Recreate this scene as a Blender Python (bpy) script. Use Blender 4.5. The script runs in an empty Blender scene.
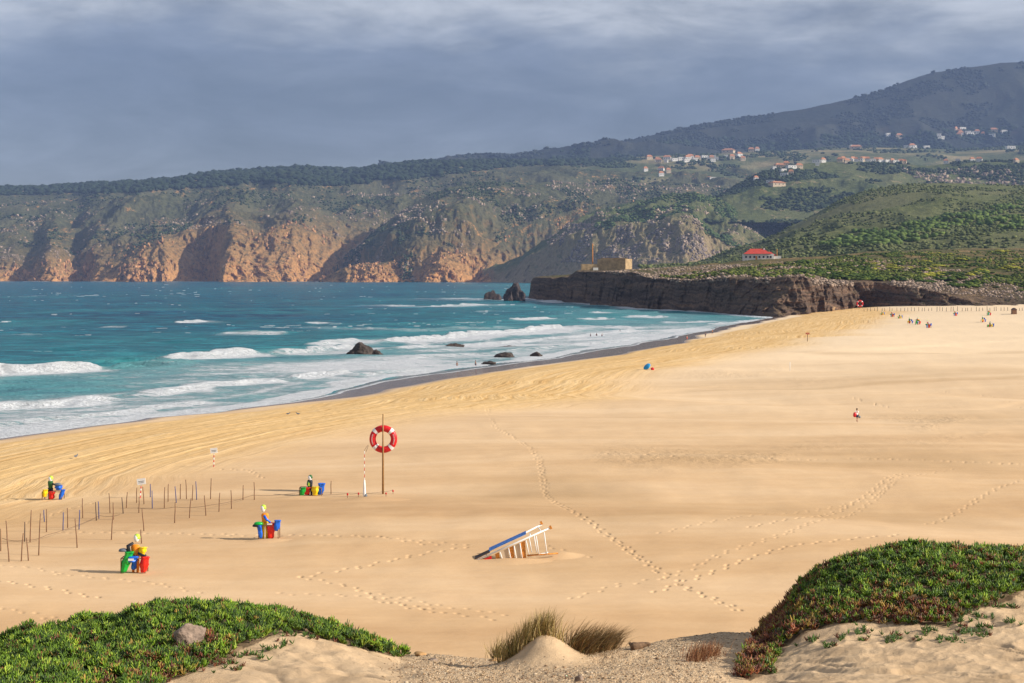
import bpy, math, random
import numpy as np
from mathutils import Vector, Matrix
R = math.radians
random.seed(7); rng = np.random.default_rng(7)
F = 1400.0; CX = 512.0; HZ = 275.0; CAMZ = 22.0        # focal length in pixels, image centre, horizon row, eye height
scn = bpy.context.scene
COL = scn.collection

# ------------------------------------------------------------------ maths
def _hash(i, j, k, seed):
    h = (i.astype(np.int64)*374761393 + j.astype(np.int64)*668265263 + k.astype(np.int64)*2147483647 + seed*1274126177) & 0xffffffff
    h = ((h ^ (h >> 13))*1274126177) & 0xffffffff
    h = (h ^ (h >> 16)) & 0xffffffff
    return h.astype(np.float32)/4294967295.0
def vnoise(x, y, z=None, seed=0):
    x = np.asarray(x, np.float64); y = np.asarray(y, np.float64)
    xi = np.floor(x); yi = np.floor(y); fx = x-xi; fy = y-yi
    fx = fx*fx*fx*(fx*(fx*6-15)+10); fy = fy*fy*fy*(fy*(fy*6-15)+10)
    if z is None:
        zi = np.zeros_like(xi)
        def pl(zz):
            a = _hash(xi, yi, zz, seed); b = _hash(xi+1, yi, zz, seed); c = _hash(xi, yi+1, zz, seed); d = _hash(xi+1, yi+1, zz, seed)
            return (a*(1-fx)+b*fx)*(1-fy)+(c*(1-fx)+d*fx)*fy
        return pl(zi)*2-1
    z = np.asarray(z, np.float64); zi = np.floor(z); fz = z-zi; fz = fz*fz*(3-2*fz)
    def pl(zz):
        a = _hash(xi, yi, zz, seed); b = _hash(xi+1, yi, zz, seed); c = _hash(xi, yi+1, zz, seed); d = _hash(xi+1, yi+1, zz, seed)
        return (a*(1-fx)+b*fx)*(1-fy)+(c*(1-fx)+d*fx)*fy
    return (pl(zi)*(1-fz)+pl(zi+1)*fz)*2-1
def fbm(x, y, z=None, o=4, seed=0, gain=.5, ridge=False):
    s = 0; a = 1; t = 0; c, d = math.cos(.6), math.sin(.6)
    for k in range(o):
        n = vnoise(x, y, z, seed+k*17)
        if ridge: n = 1-2*np.abs(n)
        s = s+a*n; t += a; a *= gain
        x, y = (c*x-d*y)*2.03+3.1, (d*x+c*y)*2.03+1.7
        if z is not None: z = z*2.03+.7
    return s/t
def sstep(a, b, x): t = np.clip((x-a)/(b-a), 0, 1); return t*t*(3-2*t)
def W(px, py, z=None, Y=None):
    """the place seen at a pixel, on a level z or at a distance Y"""
    if Y is None: Y = (CAMZ-z)*F/(py-HZ)
    return Vector(((px-CX)/F*Y, Y, CAMZ-(py-HZ)/F*Y))
def inpoly(px, py, poly):
    ins = np.zeros(px.shape, bool); n = len(poly)
    for i in range(n):
        x1, y1 = poly[i]; x2, y2 = poly[(i+1) % n]
        if y1 == y2: continue
        c = ((y1 > py) != (y2 > py)) & (px < (x2-x1)*(py-y1)/(y2-y1)+x1)
        ins ^= c
    return ins

# ------------------------------------------------------------------ objects
def tag(o, label=None, cat=None, group=None, kind=None):
    if label: o['label'] = label
    if cat: o['category'] = cat
    if group: o['group'] = group
    if kind: o['kind'] = kind
    return o
def link(name, me, m=None, parent=None, smooth=True):
    if m is not None:
        for mm in (m if isinstance(m, (list, tuple)) else [m]): me.materials.append(mm)
    o = bpy.data.objects.new(name, me); COL.objects.link(o)
    if parent: o.parent = parent
    if smooth and len(me.polygons): me.polygons.foreach_set('use_smooth', np.ones(len(me.polygons), bool))
    return o
def empty(name, loc, rz=0):
    o = bpy.data.objects.new(name, None); COL.objects.link(o); o.empty_display_size = .3
    o.location = loc; o.rotation_euler = (0, 0, rz); return o
def copy_tree(o, parent=None):
    c = o.copy(); COL.objects.link(c)
    if parent: c.parent = parent
    for ch in list(o.children): copy_tree(ch, c)
    return c
def np_mesh(name, V, Fq, attrs=None, cols=None):
    """quads or tris from numpy arrays"""
    me = bpy.data.meshes.new(name); n = len(V); k = Fq.shape[1]; m = len(Fq)
    me.vertices.add(n); me.vertices.foreach_set('co', np.ascontiguousarray(V, np.float32).ravel())
    me.loops.add(m*k); me.loops.foreach_set('vertex_index', np.ascontiguousarray(Fq, np.int32).ravel())
    me.polygons.add(m); me.polygons.foreach_set('loop_start', np.arange(0, m*k, k, dtype=np.int32))
    me.polygons.foreach_set('loop_total', np.full(m, k, np.int32))
    for a, v in (attrs or {}).items():
        at = me.attributes.new(a, 'FLOAT', 'POINT'); at.data.foreach_set('value', np.ascontiguousarray(v, np.float32).ravel())
    for a, v in (cols or {}).items():
        at = me.attributes.new(a, 'FLOAT_COLOR', 'POINT')
        c = np.ones((n, 4), np.float32); c[:, :3] = v; at.data.foreach_set('color', c.ravel())
    me.update(); me.validate(); return me
def grid_faces(nr, nc, keep=None):
    i = np.arange(nr-1)[:, None]*nc+np.arange(nc-1)[None, :]
    f = np.stack([i, i+1, i+nc+1, i+nc], -1).reshape(-1, 4)
    if keep is not None: f = f[keep.reshape(-1)]
    return f
class MB:
    def __init__(s): s.v = []; s.f = []
    def add(s, vs, fs):
        b = len(s.v); s.v += [tuple(v) for v in vs]; s.f += [tuple(b+i for i in f) for f in fs]; return s
    def box(s, c, d, rot=None, taper=1.0):
        x, y, z = d[0]/2, d[1]/2, d[2]/2
        vs = [Vector((sx*x*(taper if sz > 0 else 1), sy*y*(taper if sz > 0 else 1), sz*z)) for sz in (-1, 1) for sx, sy in ((-1, -1), (1, -1), (1, 1), (-1, 1))]
        if rot is not None: vs = [rot @ v for v in vs]
        c = Vector(c)
        return s.add([v+c for v in vs], [(0, 3, 2, 1), (4, 5, 6, 7), (0, 1, 5, 4), (1, 2, 6, 5), (2, 3, 7, 6), (3, 0, 4, 7)])
    def tube(s, pts, r, n=8, cap=True):
        pts = [Vector(p) for p in pts]; rs = r if isinstance(r, (list, tuple)) else [r]*len(pts)
        vs = []; fs = []; ref = None
        for i, p in enumerate(pts):
            d = (pts[min(i+1, len(pts)-1)]-pts[max(i-1, 0)]).normalized()
            if ref is None: ref = Vector((0, 0, 1)) if abs(d.z) < .9 else Vector((1, 0, 0))
            a = d.cross(ref).normalized(); b = d.cross(a).normalized(); ref = a.cross(d) if a.length else ref
            for k in range(n):
                t = 2*math.pi*k/n; vs.append(p+(a*math.cos(t)+b*math.sin(t))*rs[i])
        for i in range(len(pts)-1):
            for k in range(n): fs.append((i*n+k, i*n+(k+1) % n, (i+1)*n+(k+1) % n, (i+1)*n+k))
        if cap: fs.append(tuple(range(n-1, -1, -1))); fs.append(tuple((len(pts)-1)*n+k for k in range(n)))
        return s.add(vs, fs)
    def lathe(s, prof, n=16, c=(0, 0, 0), sx=1, sy=1, jit=0, lean=(0, 0)):
        vs = []; fs = []; c = Vector(c); m = len(prof)
        for i, (r, z) in enumerate(prof):
            for k in range(n):
                t = 2*math.pi*k/n; j = 1+jit*(math.sin(t*4+i*.35+c.x*9)*.55+math.sin(t*7-i*.5)*.35+random.uniform(-.25, .25))
                vs.append(c+Vector((r*j*math.cos(t)*sx+lean[0]*z, r*j*math.sin(t)*sy+lean[1]*z, z)))
        for i in range(m-1):
            for k in range(n): fs.append((i*n+k, i*n+(k+1) % n, (i+1)*n+(k+1) % n, (i+1)*n+k))
        fs.append(tuple(range(n-1, -1, -1))); fs.append(tuple((m-1)*n+k for k in range(n)))
        return s.add(vs, fs)
    def build(s, name, m, parent=None, smooth=False):
        me = bpy.data.meshes.new(name); me.from_pydata(s.v, [], s.f); me.update()
        return link(name, me, m, parent, smooth)

# ------------------------------------------------------------------ materials
def mat(name):
    m = bpy.data.materials.new(name); m.use_nodes = True; nt = m.node_tree
    return m, nt, nt.nodes['Principled BSDF']
class NT:
    """short node wiring"""
    def __init__(s, nt): s.nt = nt
    def n(s, t, **kw):
        nd = s.nt.nodes.new(t)
        for k, v in kw.items():
            if k.startswith('i_'):
                nd.inputs[k[2:].replace('_', ' ')].default_value = v
            else: setattr(nd, k, v)
        return nd
    def l(s, a, b): s.nt.links.new(a, b)
    def attr(s, name): return s.n('ShaderNodeAttribute', attribute_name=name)
    def noise(s, scale, detail=4, rough=.55, vec=None, dist=0):
        nd = s.n('ShaderNodeTexNoise'); nd.inputs['Scale'].default_value = scale; nd.inputs['Detail'].default_value = detail
        nd.inputs['Roughness'].default_value = rough; nd.inputs['Distortion'].default_value = dist
        if vec is not None: s.l(vec, nd.inputs['Vector'])
        return nd.outputs['Fac']
    def ramp(s, fac, stops, interp='LINEAR'):
        nd = s.n('ShaderNodeValToRGB'); cr = nd.color_ramp; cr.interpolation = interp
        while len(cr.elements) < len(stops): cr.elements.new(.5)
        for e, (p, c) in zip(cr.elements, stops):
            e.position = p; e.color = (*c, 1) if isinstance(c, (tuple, list)) else (c, c, c, 1)
        s.l(fac, nd.inputs[0]); return nd.outputs[0]
    def mix(s, fac, a, b, bt='MIX'):
        nd = s.n('ShaderNodeMix', data_type='RGBA', blend_type=bt)
        for v, i in ((fac, 0), (a, 6), (b, 7)):
            if isinstance(v, (int, float)): nd.inputs[i].default_value = v if i == 0 else (v, v, v, 1)
            elif isinstance(v, (tuple, list)): nd.inputs[i].default_value = (*v, 1)
            else: s.l(v, nd.inputs[i])
        return nd.outputs[2]
    def m(s, op, a, b=0.0, c=None, clamp=False):
        nd = s.n('ShaderNodeMath', operation=op, use_clamp=clamp)
        for i, v in enumerate((a, b) if c is None else (a, b, c)):
            if isinstance(v, (int, float)): nd.inputs[i].default_value = v
            else: s.l(v, nd.inputs[i])
        return nd.outputs[0]
    def scale(s, vec, v):
        nd = s.n('ShaderNodeMapping'); nd.inputs['Scale'].default_value = v; s.l(vec, nd.inputs['Vector']); return nd.outputs[0]
    def obj(s): return s.n('ShaderNodeTexCoord').outputs['Object']
    def pos(s): return s.n('ShaderNodeNewGeometry').outputs['Position']
    def bump(s, h, dist, strength=1, nrm=None):
        nd = s.n('ShaderNodeBump'); nd.inputs['Distance'].default_value = dist; nd.inputs['Strength'].default_value = strength
        s.l(h, nd.inputs['Height'])
        if nrm is not None: s.l(nrm, nd.inputs['Normal'])
        return nd.outputs[0]
def simple(name, c, rough=.6, var=.15, scale=6, bump=0, spec=.4, metal=0):
    m, nt, b = mat(name); N = NT(nt)
    f = N.noise(scale, 4, .6, N.obj())
    lo = tuple(x*(1-var) for x in c); hi = tuple(min(1, x*(1+var)) for x in c)
    N.l(N.ramp(f, [(.3, lo), (.7, hi)]), b.inputs['Base Color'])
    b.inputs['Roughness'].default_value = rough; b.inputs['Specular IOR Level'].default_value = spec; b.inputs['Metallic'].default_value = metal
    if bump: N.l(N.bump(f, bump), b.inputs['Normal'])
    return m

def sand_mat():
    m, nt, b = mat('beach_sand'); N = NT(nt); P = N.pos()
    big = N.noise(1, 5, .6, N.scale(P, (.010, .075, .02)))
    col = N.ramp(big, [(.36, (.50, .305, .16)), (.5, (.67, .445, .25)), (.62, (.78, .56, .35))])
    mid = N.noise(1, 6, .65, N.scale(P, (.25, .5, .25)))
    col = N.mix(.5, col, N.ramp(mid, [(.3, (.56, .345, .175)), (.7, (.68, .455, .25))]))
    # golden raked band beside the water
    trk = N.noise(1, 4, .6, N.attr('along').outputs['Vector'])
    gold = N.attr('gold').outputs['Fac']
    at = N.attr('across').outputs['Fac']; al = N.attr('alongd').outputs['Fac']
    cv = N.n('ShaderNodeCombineXYZ'); N.l(N.m('MULTIPLY', at, 1.15), cv.inputs[0]); N.l(N.m('MULTIPLY', al, .03), cv.inputs[1])
    st = N.noise(1, 5, .65, cv.outputs[0], .4)
    gcol = N.ramp(st, [(.30, (.56, .315, .12)), (.45, (.72, .46, .20)), (.62, (.80, .55, .28))])
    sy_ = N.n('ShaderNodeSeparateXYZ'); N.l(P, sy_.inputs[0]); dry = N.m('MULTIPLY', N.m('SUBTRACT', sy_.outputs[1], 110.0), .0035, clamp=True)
    col = N.mix(N.m('MULTIPLY', dry, .85), col, (.88, .68, .455)); col = N.mix(N.attr('shade_streak').outputs['Fac'], col, (.42, .27, .14))  # last mix darkens the sand with the painted swell shading
    col = N.mix(gold, col, gcol)
    # wet sand
    wet = N.attr('wet').outputs['Fac']
    col = N.mix(wet, col, (.20, .135, .10))
    N.l(col, b.inputs['Base Color'])
    N.l(N.ramp(wet, [(0, .9), (.55, .6), (1, .16)]), b.inputs['Roughness'])
    N.l(N.m('MULTIPLY', wet, .6), b.inputs['Specular IOR Level'])
    f1 = N.noise(1, 5, .7, N.scale(P, (1.2, 2.2, 1.2)))
    f2 = N.noise(1, 3, .6, N.scale(P, (.35, 1.6, .5)))
    rgh = N.attr('rough').outputs['Fac']
    h = N.m('ADD', N.m('MULTIPLY', f1, N.m('ADD', N.m('MULTIPLY', rgh, .9), .12)), N.m('MULTIPLY', f2, .25))
    h = N.m('ADD', h, N.m('MULTIPLY', N.m('MULTIPLY', st, gold), 1.3))
    h = N.m('MULTIPLY', h, N.m('SUBTRACT', 1.0, wet))
    N.l(N.bump(h, .22), b.inputs['Normal'])
    return m
def dune_mat():
    m, nt, b = mat('dune_sand'); N = NT(nt); P = N.pos()
    big = N.noise(1.6, 5, .6, P)
    col = N.ramp(big, [(.3, (.52, .355, .205)), (.7, (.64, .455, .275))])
    g = N.attr('gravel').outputs['Fac']
    vor = N.n('ShaderNodeTexVoronoi'); vor.inputs['Scale'].default_value = 42; N.l(P, vor.inputs['Vector'])
    sp = N.n('ShaderNodeSeparateColor'); N.l(vor.outputs['Color'], sp.inputs[0])
    gc = N.ramp(sp.outputs[0], [(0, (.27, .165, .095)), (.3, (.44, .30, .175)), (.7, (.54, .39, .24)), (1, (.60, .47, .32))])
    gm = N.m('MULTIPLY', g, N.ramp(N.noise(9, 4, .7, P), [(.35, .15), (.6, 1.0)]))
    col = N.mix(gm, col, gc)
    hum = N.attr('humus').outputs['Fac']
    col = N.mix(hum, col, N.ramp(N.noise(30, 3, .6, P), [(.3, (.035, .022, .015)), (.7, (.12, .07, .035))]))
    N.l(col, b.inputs['Base Color']); b.inputs['Roughness'].default_value = .92; b.inputs['Specular IOR Level'].default_value = .15
    grain = N.noise(260, 3, .7, P); lump = N.noise(11, 5, .65, P)
    h = N.m('ADD', N.m('MULTIPLY', grain, .12), N.m('MULTIPLY', lump, .5))
    h = N.m('ADD', h, N.m('MULTIPLY', N.m('SUBTRACT', 1.0, vor.outputs['Distance']), N.m('MULTIPLY', g, .35)))
    N.l(N.bump(h, .035), b.inputs['Normal'])
    return m
def sea_mat():
    m, nt, b = mat('sea_water'); N = NT(nt); P = N.pos()
    sh = N.attr('shallow').outputs['Fac']
    big = N.noise(1, 6, .65, N.scale(P, (.006, .02, 1)))
    chop = N.noise(1, 6, .7, N.scale(P, (.05, .12, 1)))
    deep = N.ramp(chop, [(.38, (.001, .032, .085)), (.5, (.001, .078, .155)), (.60, (.008, .20, .29))])
    deep = N.mix(N.ramp(big, [(.4, 0.0), (.65, .6)]), deep, (.003, .14, .165))
    shal = N.ramp(chop, [(.3, (.012, .17, .22)), (.66, (.06, .36, .37))])
    col = N.mix(sh, deep, shal)
    fo = N.attr('foam').outputs['Fac']
    lace = N.noise(1, 8, .72, N.scale(P, (.16, .42, 1)), .8)
    lace2 = N.noise(1, 5, .7, N.scale(P, (.7, 1.3, 1)), .5)
    l = N.m('ADD', N.m('MULTIPLY', lace, .7), N.m('MULTIPLY', lace2, .3))
    # foam shows where the coverage beats the lace pattern
    k = N.m('SUBTRACT', N.m('MULTIPLY', fo, 1.05), N.m('SUBTRACT', N.m('MULTIPLY', l, 2.6), .85))
    k = N.m('MULTIPLY', k, 2.6, clamp=True)
    k = N.m('MAXIMUM', k, N.m('MULTIPLY', fo, .40))
    k = N.m('MULTIPLY', k, N.m('MULTIPLY', fo, 9.0, clamp=True))
    fcol = N.ramp(lace2, [(.3, (.70, .73, .76)), (.65, (.88, .89, .90))])
    wetrun = N.attr('film').outputs['Fac']
    col = N.mix(wetrun, col, (.17, .19, .20))
    col = N.mix(k, col, fcol)
    N.l(col, b.inputs['Base Color'])
    N.l(N.m('ADD', N.m('MULTIPLY', k, .6), .22), b.inputs['Roughness'])
    b.inputs['IOR'].default_value = 1.33
    N.l(N.m('SUBTRACT', .07, N.m('MULTIPLY', k, .05)), b.inputs['Specular IOR Level'])
    b1 = N.noise(1, 5, .7, N.scale(P, (.12, .32, 1)), .3)
    b2 = N.noise(1, 4, .7, N.scale(P, (.9, 1.8, 1)), .2)
    n1 = N.bump(N.m('ADD', b1, N.m('MULTIPLY', b2, .25)), 3.0)
    N.l(N.bump(N.m('MULTIPLY', k, lace2), .5, nrm=n1), b.inputs['Normal'])
    return m
def hill_mat(name, scrub=((.028, .038, .020), (.075, .085, .040)), rock=((.16, .105, .075), (.42, .27, .165)), rs=.35, scale=1.0, rock_at=(.72, .56), bare=.55, bumpd=8, field=None, strata=0):
    """scrub on the slopes, rock where it is steep or where outcrops break through"""
    m, nt, b = mat(name); N = NT(nt); P = N.pos()
    n1 = N.noise(.012*scale, 7, .68, P); n2 = N.noise(.055*scale, 6, .7, P); n3 = N.noise(.0035*scale, 4, .55, P)
    sc = N.ramp(n2, [(.32, scrub[0]), (.66, scrub[1])])
    sc = N.mix(N.ramp(n3, [(.42, 0.0), (.62, .55)]), sc, field or tuple(x*1.6 for x in scrub[1]))
    rk = N.ramp(N.noise(.075*scale, 8, .75, P, .5), [(.3, rock[0]), (.52, rock[1]), (.75, tuple(min(1, x*1.25) for x in rock[1]))])
    nz = N.n('ShaderNodeSeparateXYZ'); g = N.n('ShaderNodeNewGeometry'); N.l(g.outputs['Normal'], nz.inputs[0])
    st = N.m('SUBTRACT', N.m('ADD', nz.outputs[2], N.m('MULTIPLY', N.m('SUBTRACT', n2, .5), .75)), 0)
    steep = N.ramp(st, [(rock_at[1], 1.0), (rock_at[0], 0.0)])
    oc = N.m('MULTIPLY', N.ramp(N.m('ADD', N.m('MULTIPLY', n1, .6), N.m('MULTIPLY', n2, .4)), [(bare, 0.0), (bare+.06, 1.0)]), N.ramp(N.noise(.16*scale, 4, .7, P), [(.42, .05), (.56, .85)]))
    ra = N.attr('rock').outputs['Fac']
    k = N.m('MAXIMUM', N.m('MULTIPLY', steep, N.m('ADD', N.m('MULTIPLY', ra, .85), .15)), oc)
    k = N.m('MAXIMUM', k, N.m('MULTIPLY', ra, N.ramp(n2, [(.38, .15), (.5, .95)])), clamp=True)
    if strata:
        pz = N.n('ShaderNodeSeparateXYZ'); N.l(P, pz.inputs[0]); q = N.m('ADD', N.m('MULTIPLY', pz.outputs[2], strata), N.m('MULTIPLY', N.noise(.02, 4, .6, P), 9.0))
        q = N.m('ADD', q, N.m('MULTIPLY', pz.outputs[0], .018)); cv = N.n('ShaderNodeCombineXYZ'); N.l(q, cv.inputs[0]); N.l(N.m('MULTIPLY', pz.outputs[0], .03), cv.inputs[1])
        rk = N.mix(1.0, rk, N.ramp(N.noise(1.0, 5, .7, cv.outputs[0]), [(.33, (.42, .40, .40)), (.5, (1, .97, .92)), (.68, (1.75, 1.5, 1.2))]), 'MULTIPLY')
    N.l(N.mix(k, sc, rk), b.inputs['Base Color'])
    b.inputs['Roughness'].default_value = .95; b.inputs['Specular IOR Level'].default_value = .05
    h = N.m('ADD', n2, N.m('MULTIPLY', N.noise(.3*scale, 5, .7, P), .4))
    N.l(N.bump(h, bumpd), b.inputs['Normal'])
    return m
def attr_mat(name, rough=.7, spec=.2, trans=0, var=0):
    m, nt, b = mat(name); N = NT(nt)
    c = N.attr('col').outputs['Color']
    if var: c = N.mix(1.0, c, N.ramp(N.noise(var, 3, .6, N.pos()), [(.3, .7), (.7, 1.25)]), 'MULTIPLY')
    N.l(c, b.inputs['Base Color']); b.inputs['Roughness'].default_value = rough; b.inputs['Specular IOR Level'].default_value = spec
    return m
M = {}
M['sand'] = sand_mat(); M['dune'] = dune_mat(); M['sea'] = sea_mat()
M['leaf'] = attr_mat('ice_plant_leaf', .45, .35); M['grass'] = attr_mat('dry_grass', .8, .15)
M['pebble'] = attr_mat('pebble', .85, .2)
M['clump'] = attr_mat('shrub_foliage', .9, .08, var=.6)
M['wood'] = simple('weathered_wood', (.21, .11, .06), .85, .35, 8); M['bluewood'] = simple('blue_painted_wood', (.055, .075, .21), .7, .2)
M['darkwood'] = simple('dark_wood', (.09, .06, .05), .85, .3, 8)
M['polewood'] = simple('varnished_pole', (.30, .155, .05), .6, .2, 5)
M['red'] = simple('red_plastic', (.62, .012, .016), .4, .3, 6); M['white'] = simple('white_paint', (.82, .82, .80), .4, .06, 4)
M['yellow'] = simple('yellow_bag', (.90, .62, .01), .35, .15, 5); M['green'] = simple('green_bag', (.01, .42, .05), .35, .2, 5)
M['blue'] = simple('blue_bag', (.01, .13, .65), .35, .2, 5); M['bred'] = simple('red_bag', (.75, .02, .01), .35, .2, 5)
M['orange'] = simple('orange_fabric', (.85, .27, .01), .6, .15, 5); M['lime'] = simple('lime_fabric', (.48, .72, .05), .5, .1, 5)
M['black'] = simple('black_fabric', (.018, .02, .03), .6, .3, 6); M['dgreen'] = simple('dark_green_fabric', (.03, .13, .03), .6, .3, 6)
M['grey'] = simple('grey_plastic', (.12, .14, .17), .5, .2, 6); M['rust'] = simple('rusty_orange_panel', (.62, .24, .04), .75, .5, 9)
M['ppanel'] = simple('blue_panel', (.03, .17, .55), .4, .4, 7); M['skin'] = simple('skin', (.45, .25, .17), .6, .05)
M['hair'] = simple('hair', (.03, .015, .01), .7, .2); M['navy'] = simple('navy_cloth', (.02, .03, .07), .8, .2)
M['wire'] = simple('rusty_wire', (.10, .05, .035), .7, .2)
M['stone'] = simple('foreground_rock', (.25, .18, .135), .9, .55, 14, .03); M['ochre'] = simple('ochre_stone', (.42, .24, .10), .9, .3, 12, .01)
M['searock'] = simple('sea_rock', (.055, .038, .03), .75, .6, .9, .5)
M['cliffrock'] = simple('dark_sea_stack_rock', (.06, .042, .038), .8, .6, .25, 1.2)
M['fort'] = simple('old_masonry', (.42, .29, .15), .9, .35, .35, .2); M['roofred'] = simple('red_roof', (.52, .055, .03), .8, .15, .3)
M['rooftile'] = simple('terracotta_tiles', (.50, .22, .11), .85, .25, .2); M['plaster'] = simple('white_plaster', (.78, .74, .68), .8, .08, .1)
M['cream'] = simple('cream_plaster', (.62, .48, .33), .8, .12, .1)
M['glass'] = simple('dark_window', (.03, .035, .045), .2, .2, 1)

# ------------------------------------------------------------------ shoreline and beach height
SH = [(-420, 520), (-200, 474), (-60, 449), (0, 441), (78, 428), (148, 418), (219, 413), (300, 402), (394, 381), (440, 374), (502, 366), (560, 358), (600, 351), (628, 346), (675, 338), (722, 327), (774, 317.5)]
shp = [W(a, b, 0) for a, b in SH]
SY = np.array([-300.]+[p.y for p in shp]+[1400.]); SX = np.array([shp[0].x-340.]+[p.x for p in shp]+[shp[-1].x+40.])
def shore_dist(X, Y):
    xs = np.interp(Y, SY, SX); sl = (np.interp(Y+12, SY, SX)-np.interp(Y-12, SY, SX))/24
    d = (X-xs)/np.sqrt(1+sl*sl)
    return d+2.2*vnoise(Y/23, X*0+.5, seed=3)+.8*vnoise(Y/7, X*0+.5, seed=4)
def beach_h(X, Y, d=None):
    if d is None: d = shore_dist(X, Y)
    h = np.interp(d, [-400, -60, 0, 5, 10, 28, 45, 80, 200], [-14, -3.2, 0, .22, .45, 1.75, 2.2, 2.45, 2.9])
    m = sstep(30, 75, d)
    # long wind-blown swells, steeper on one side
    q = Y+.22*X+9*vnoise(X/70, Y/90, seed=5)
    sw = .75*vnoise(q/34, X/120, seed=6)+.42*vnoise(q/14, X/60+4, seed=8)+.6*vnoise(X/30+q/30, q/20, seed=9)
    h = h+m*sw
    # low scarps crossing the sand
    for (a, b, c2, am) in (((600, 392), (720, 384), (1060, 383), .9), ((560, 462), (720, 470), (1040, 458), .55), ((740, 356), (880, 350), (1060, 340), 1.2), ((840, 412), (930, 408), (1080, 398), .5)):
        pa, pb, pc = (W(*p, 2.6) for p in (a, b, c2))
        line = np.interp(X, [pa.x, pb.x, pc.x], [pa.y, pb.y, pc.y])+3*vnoise(X/17, X*0, seed=11)
        s = Y-line; env = sstep(pa.x-8, pa.x+25, X)
        h = h+m*env*am*.3*(np.exp(-np.clip(s, 0, None)/26.)*(s > 0)*sstep(0, 1, s*.4)+0)*.8
    h = h+np.interp(Y, [380, 560, 720, 800], [0, 1.2, 3.0, 4.2])*sstep(20, 160, d)
    h = h+m*.10*fbm(X/6, Y/9, o=3, seed=13)
    return h

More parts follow.
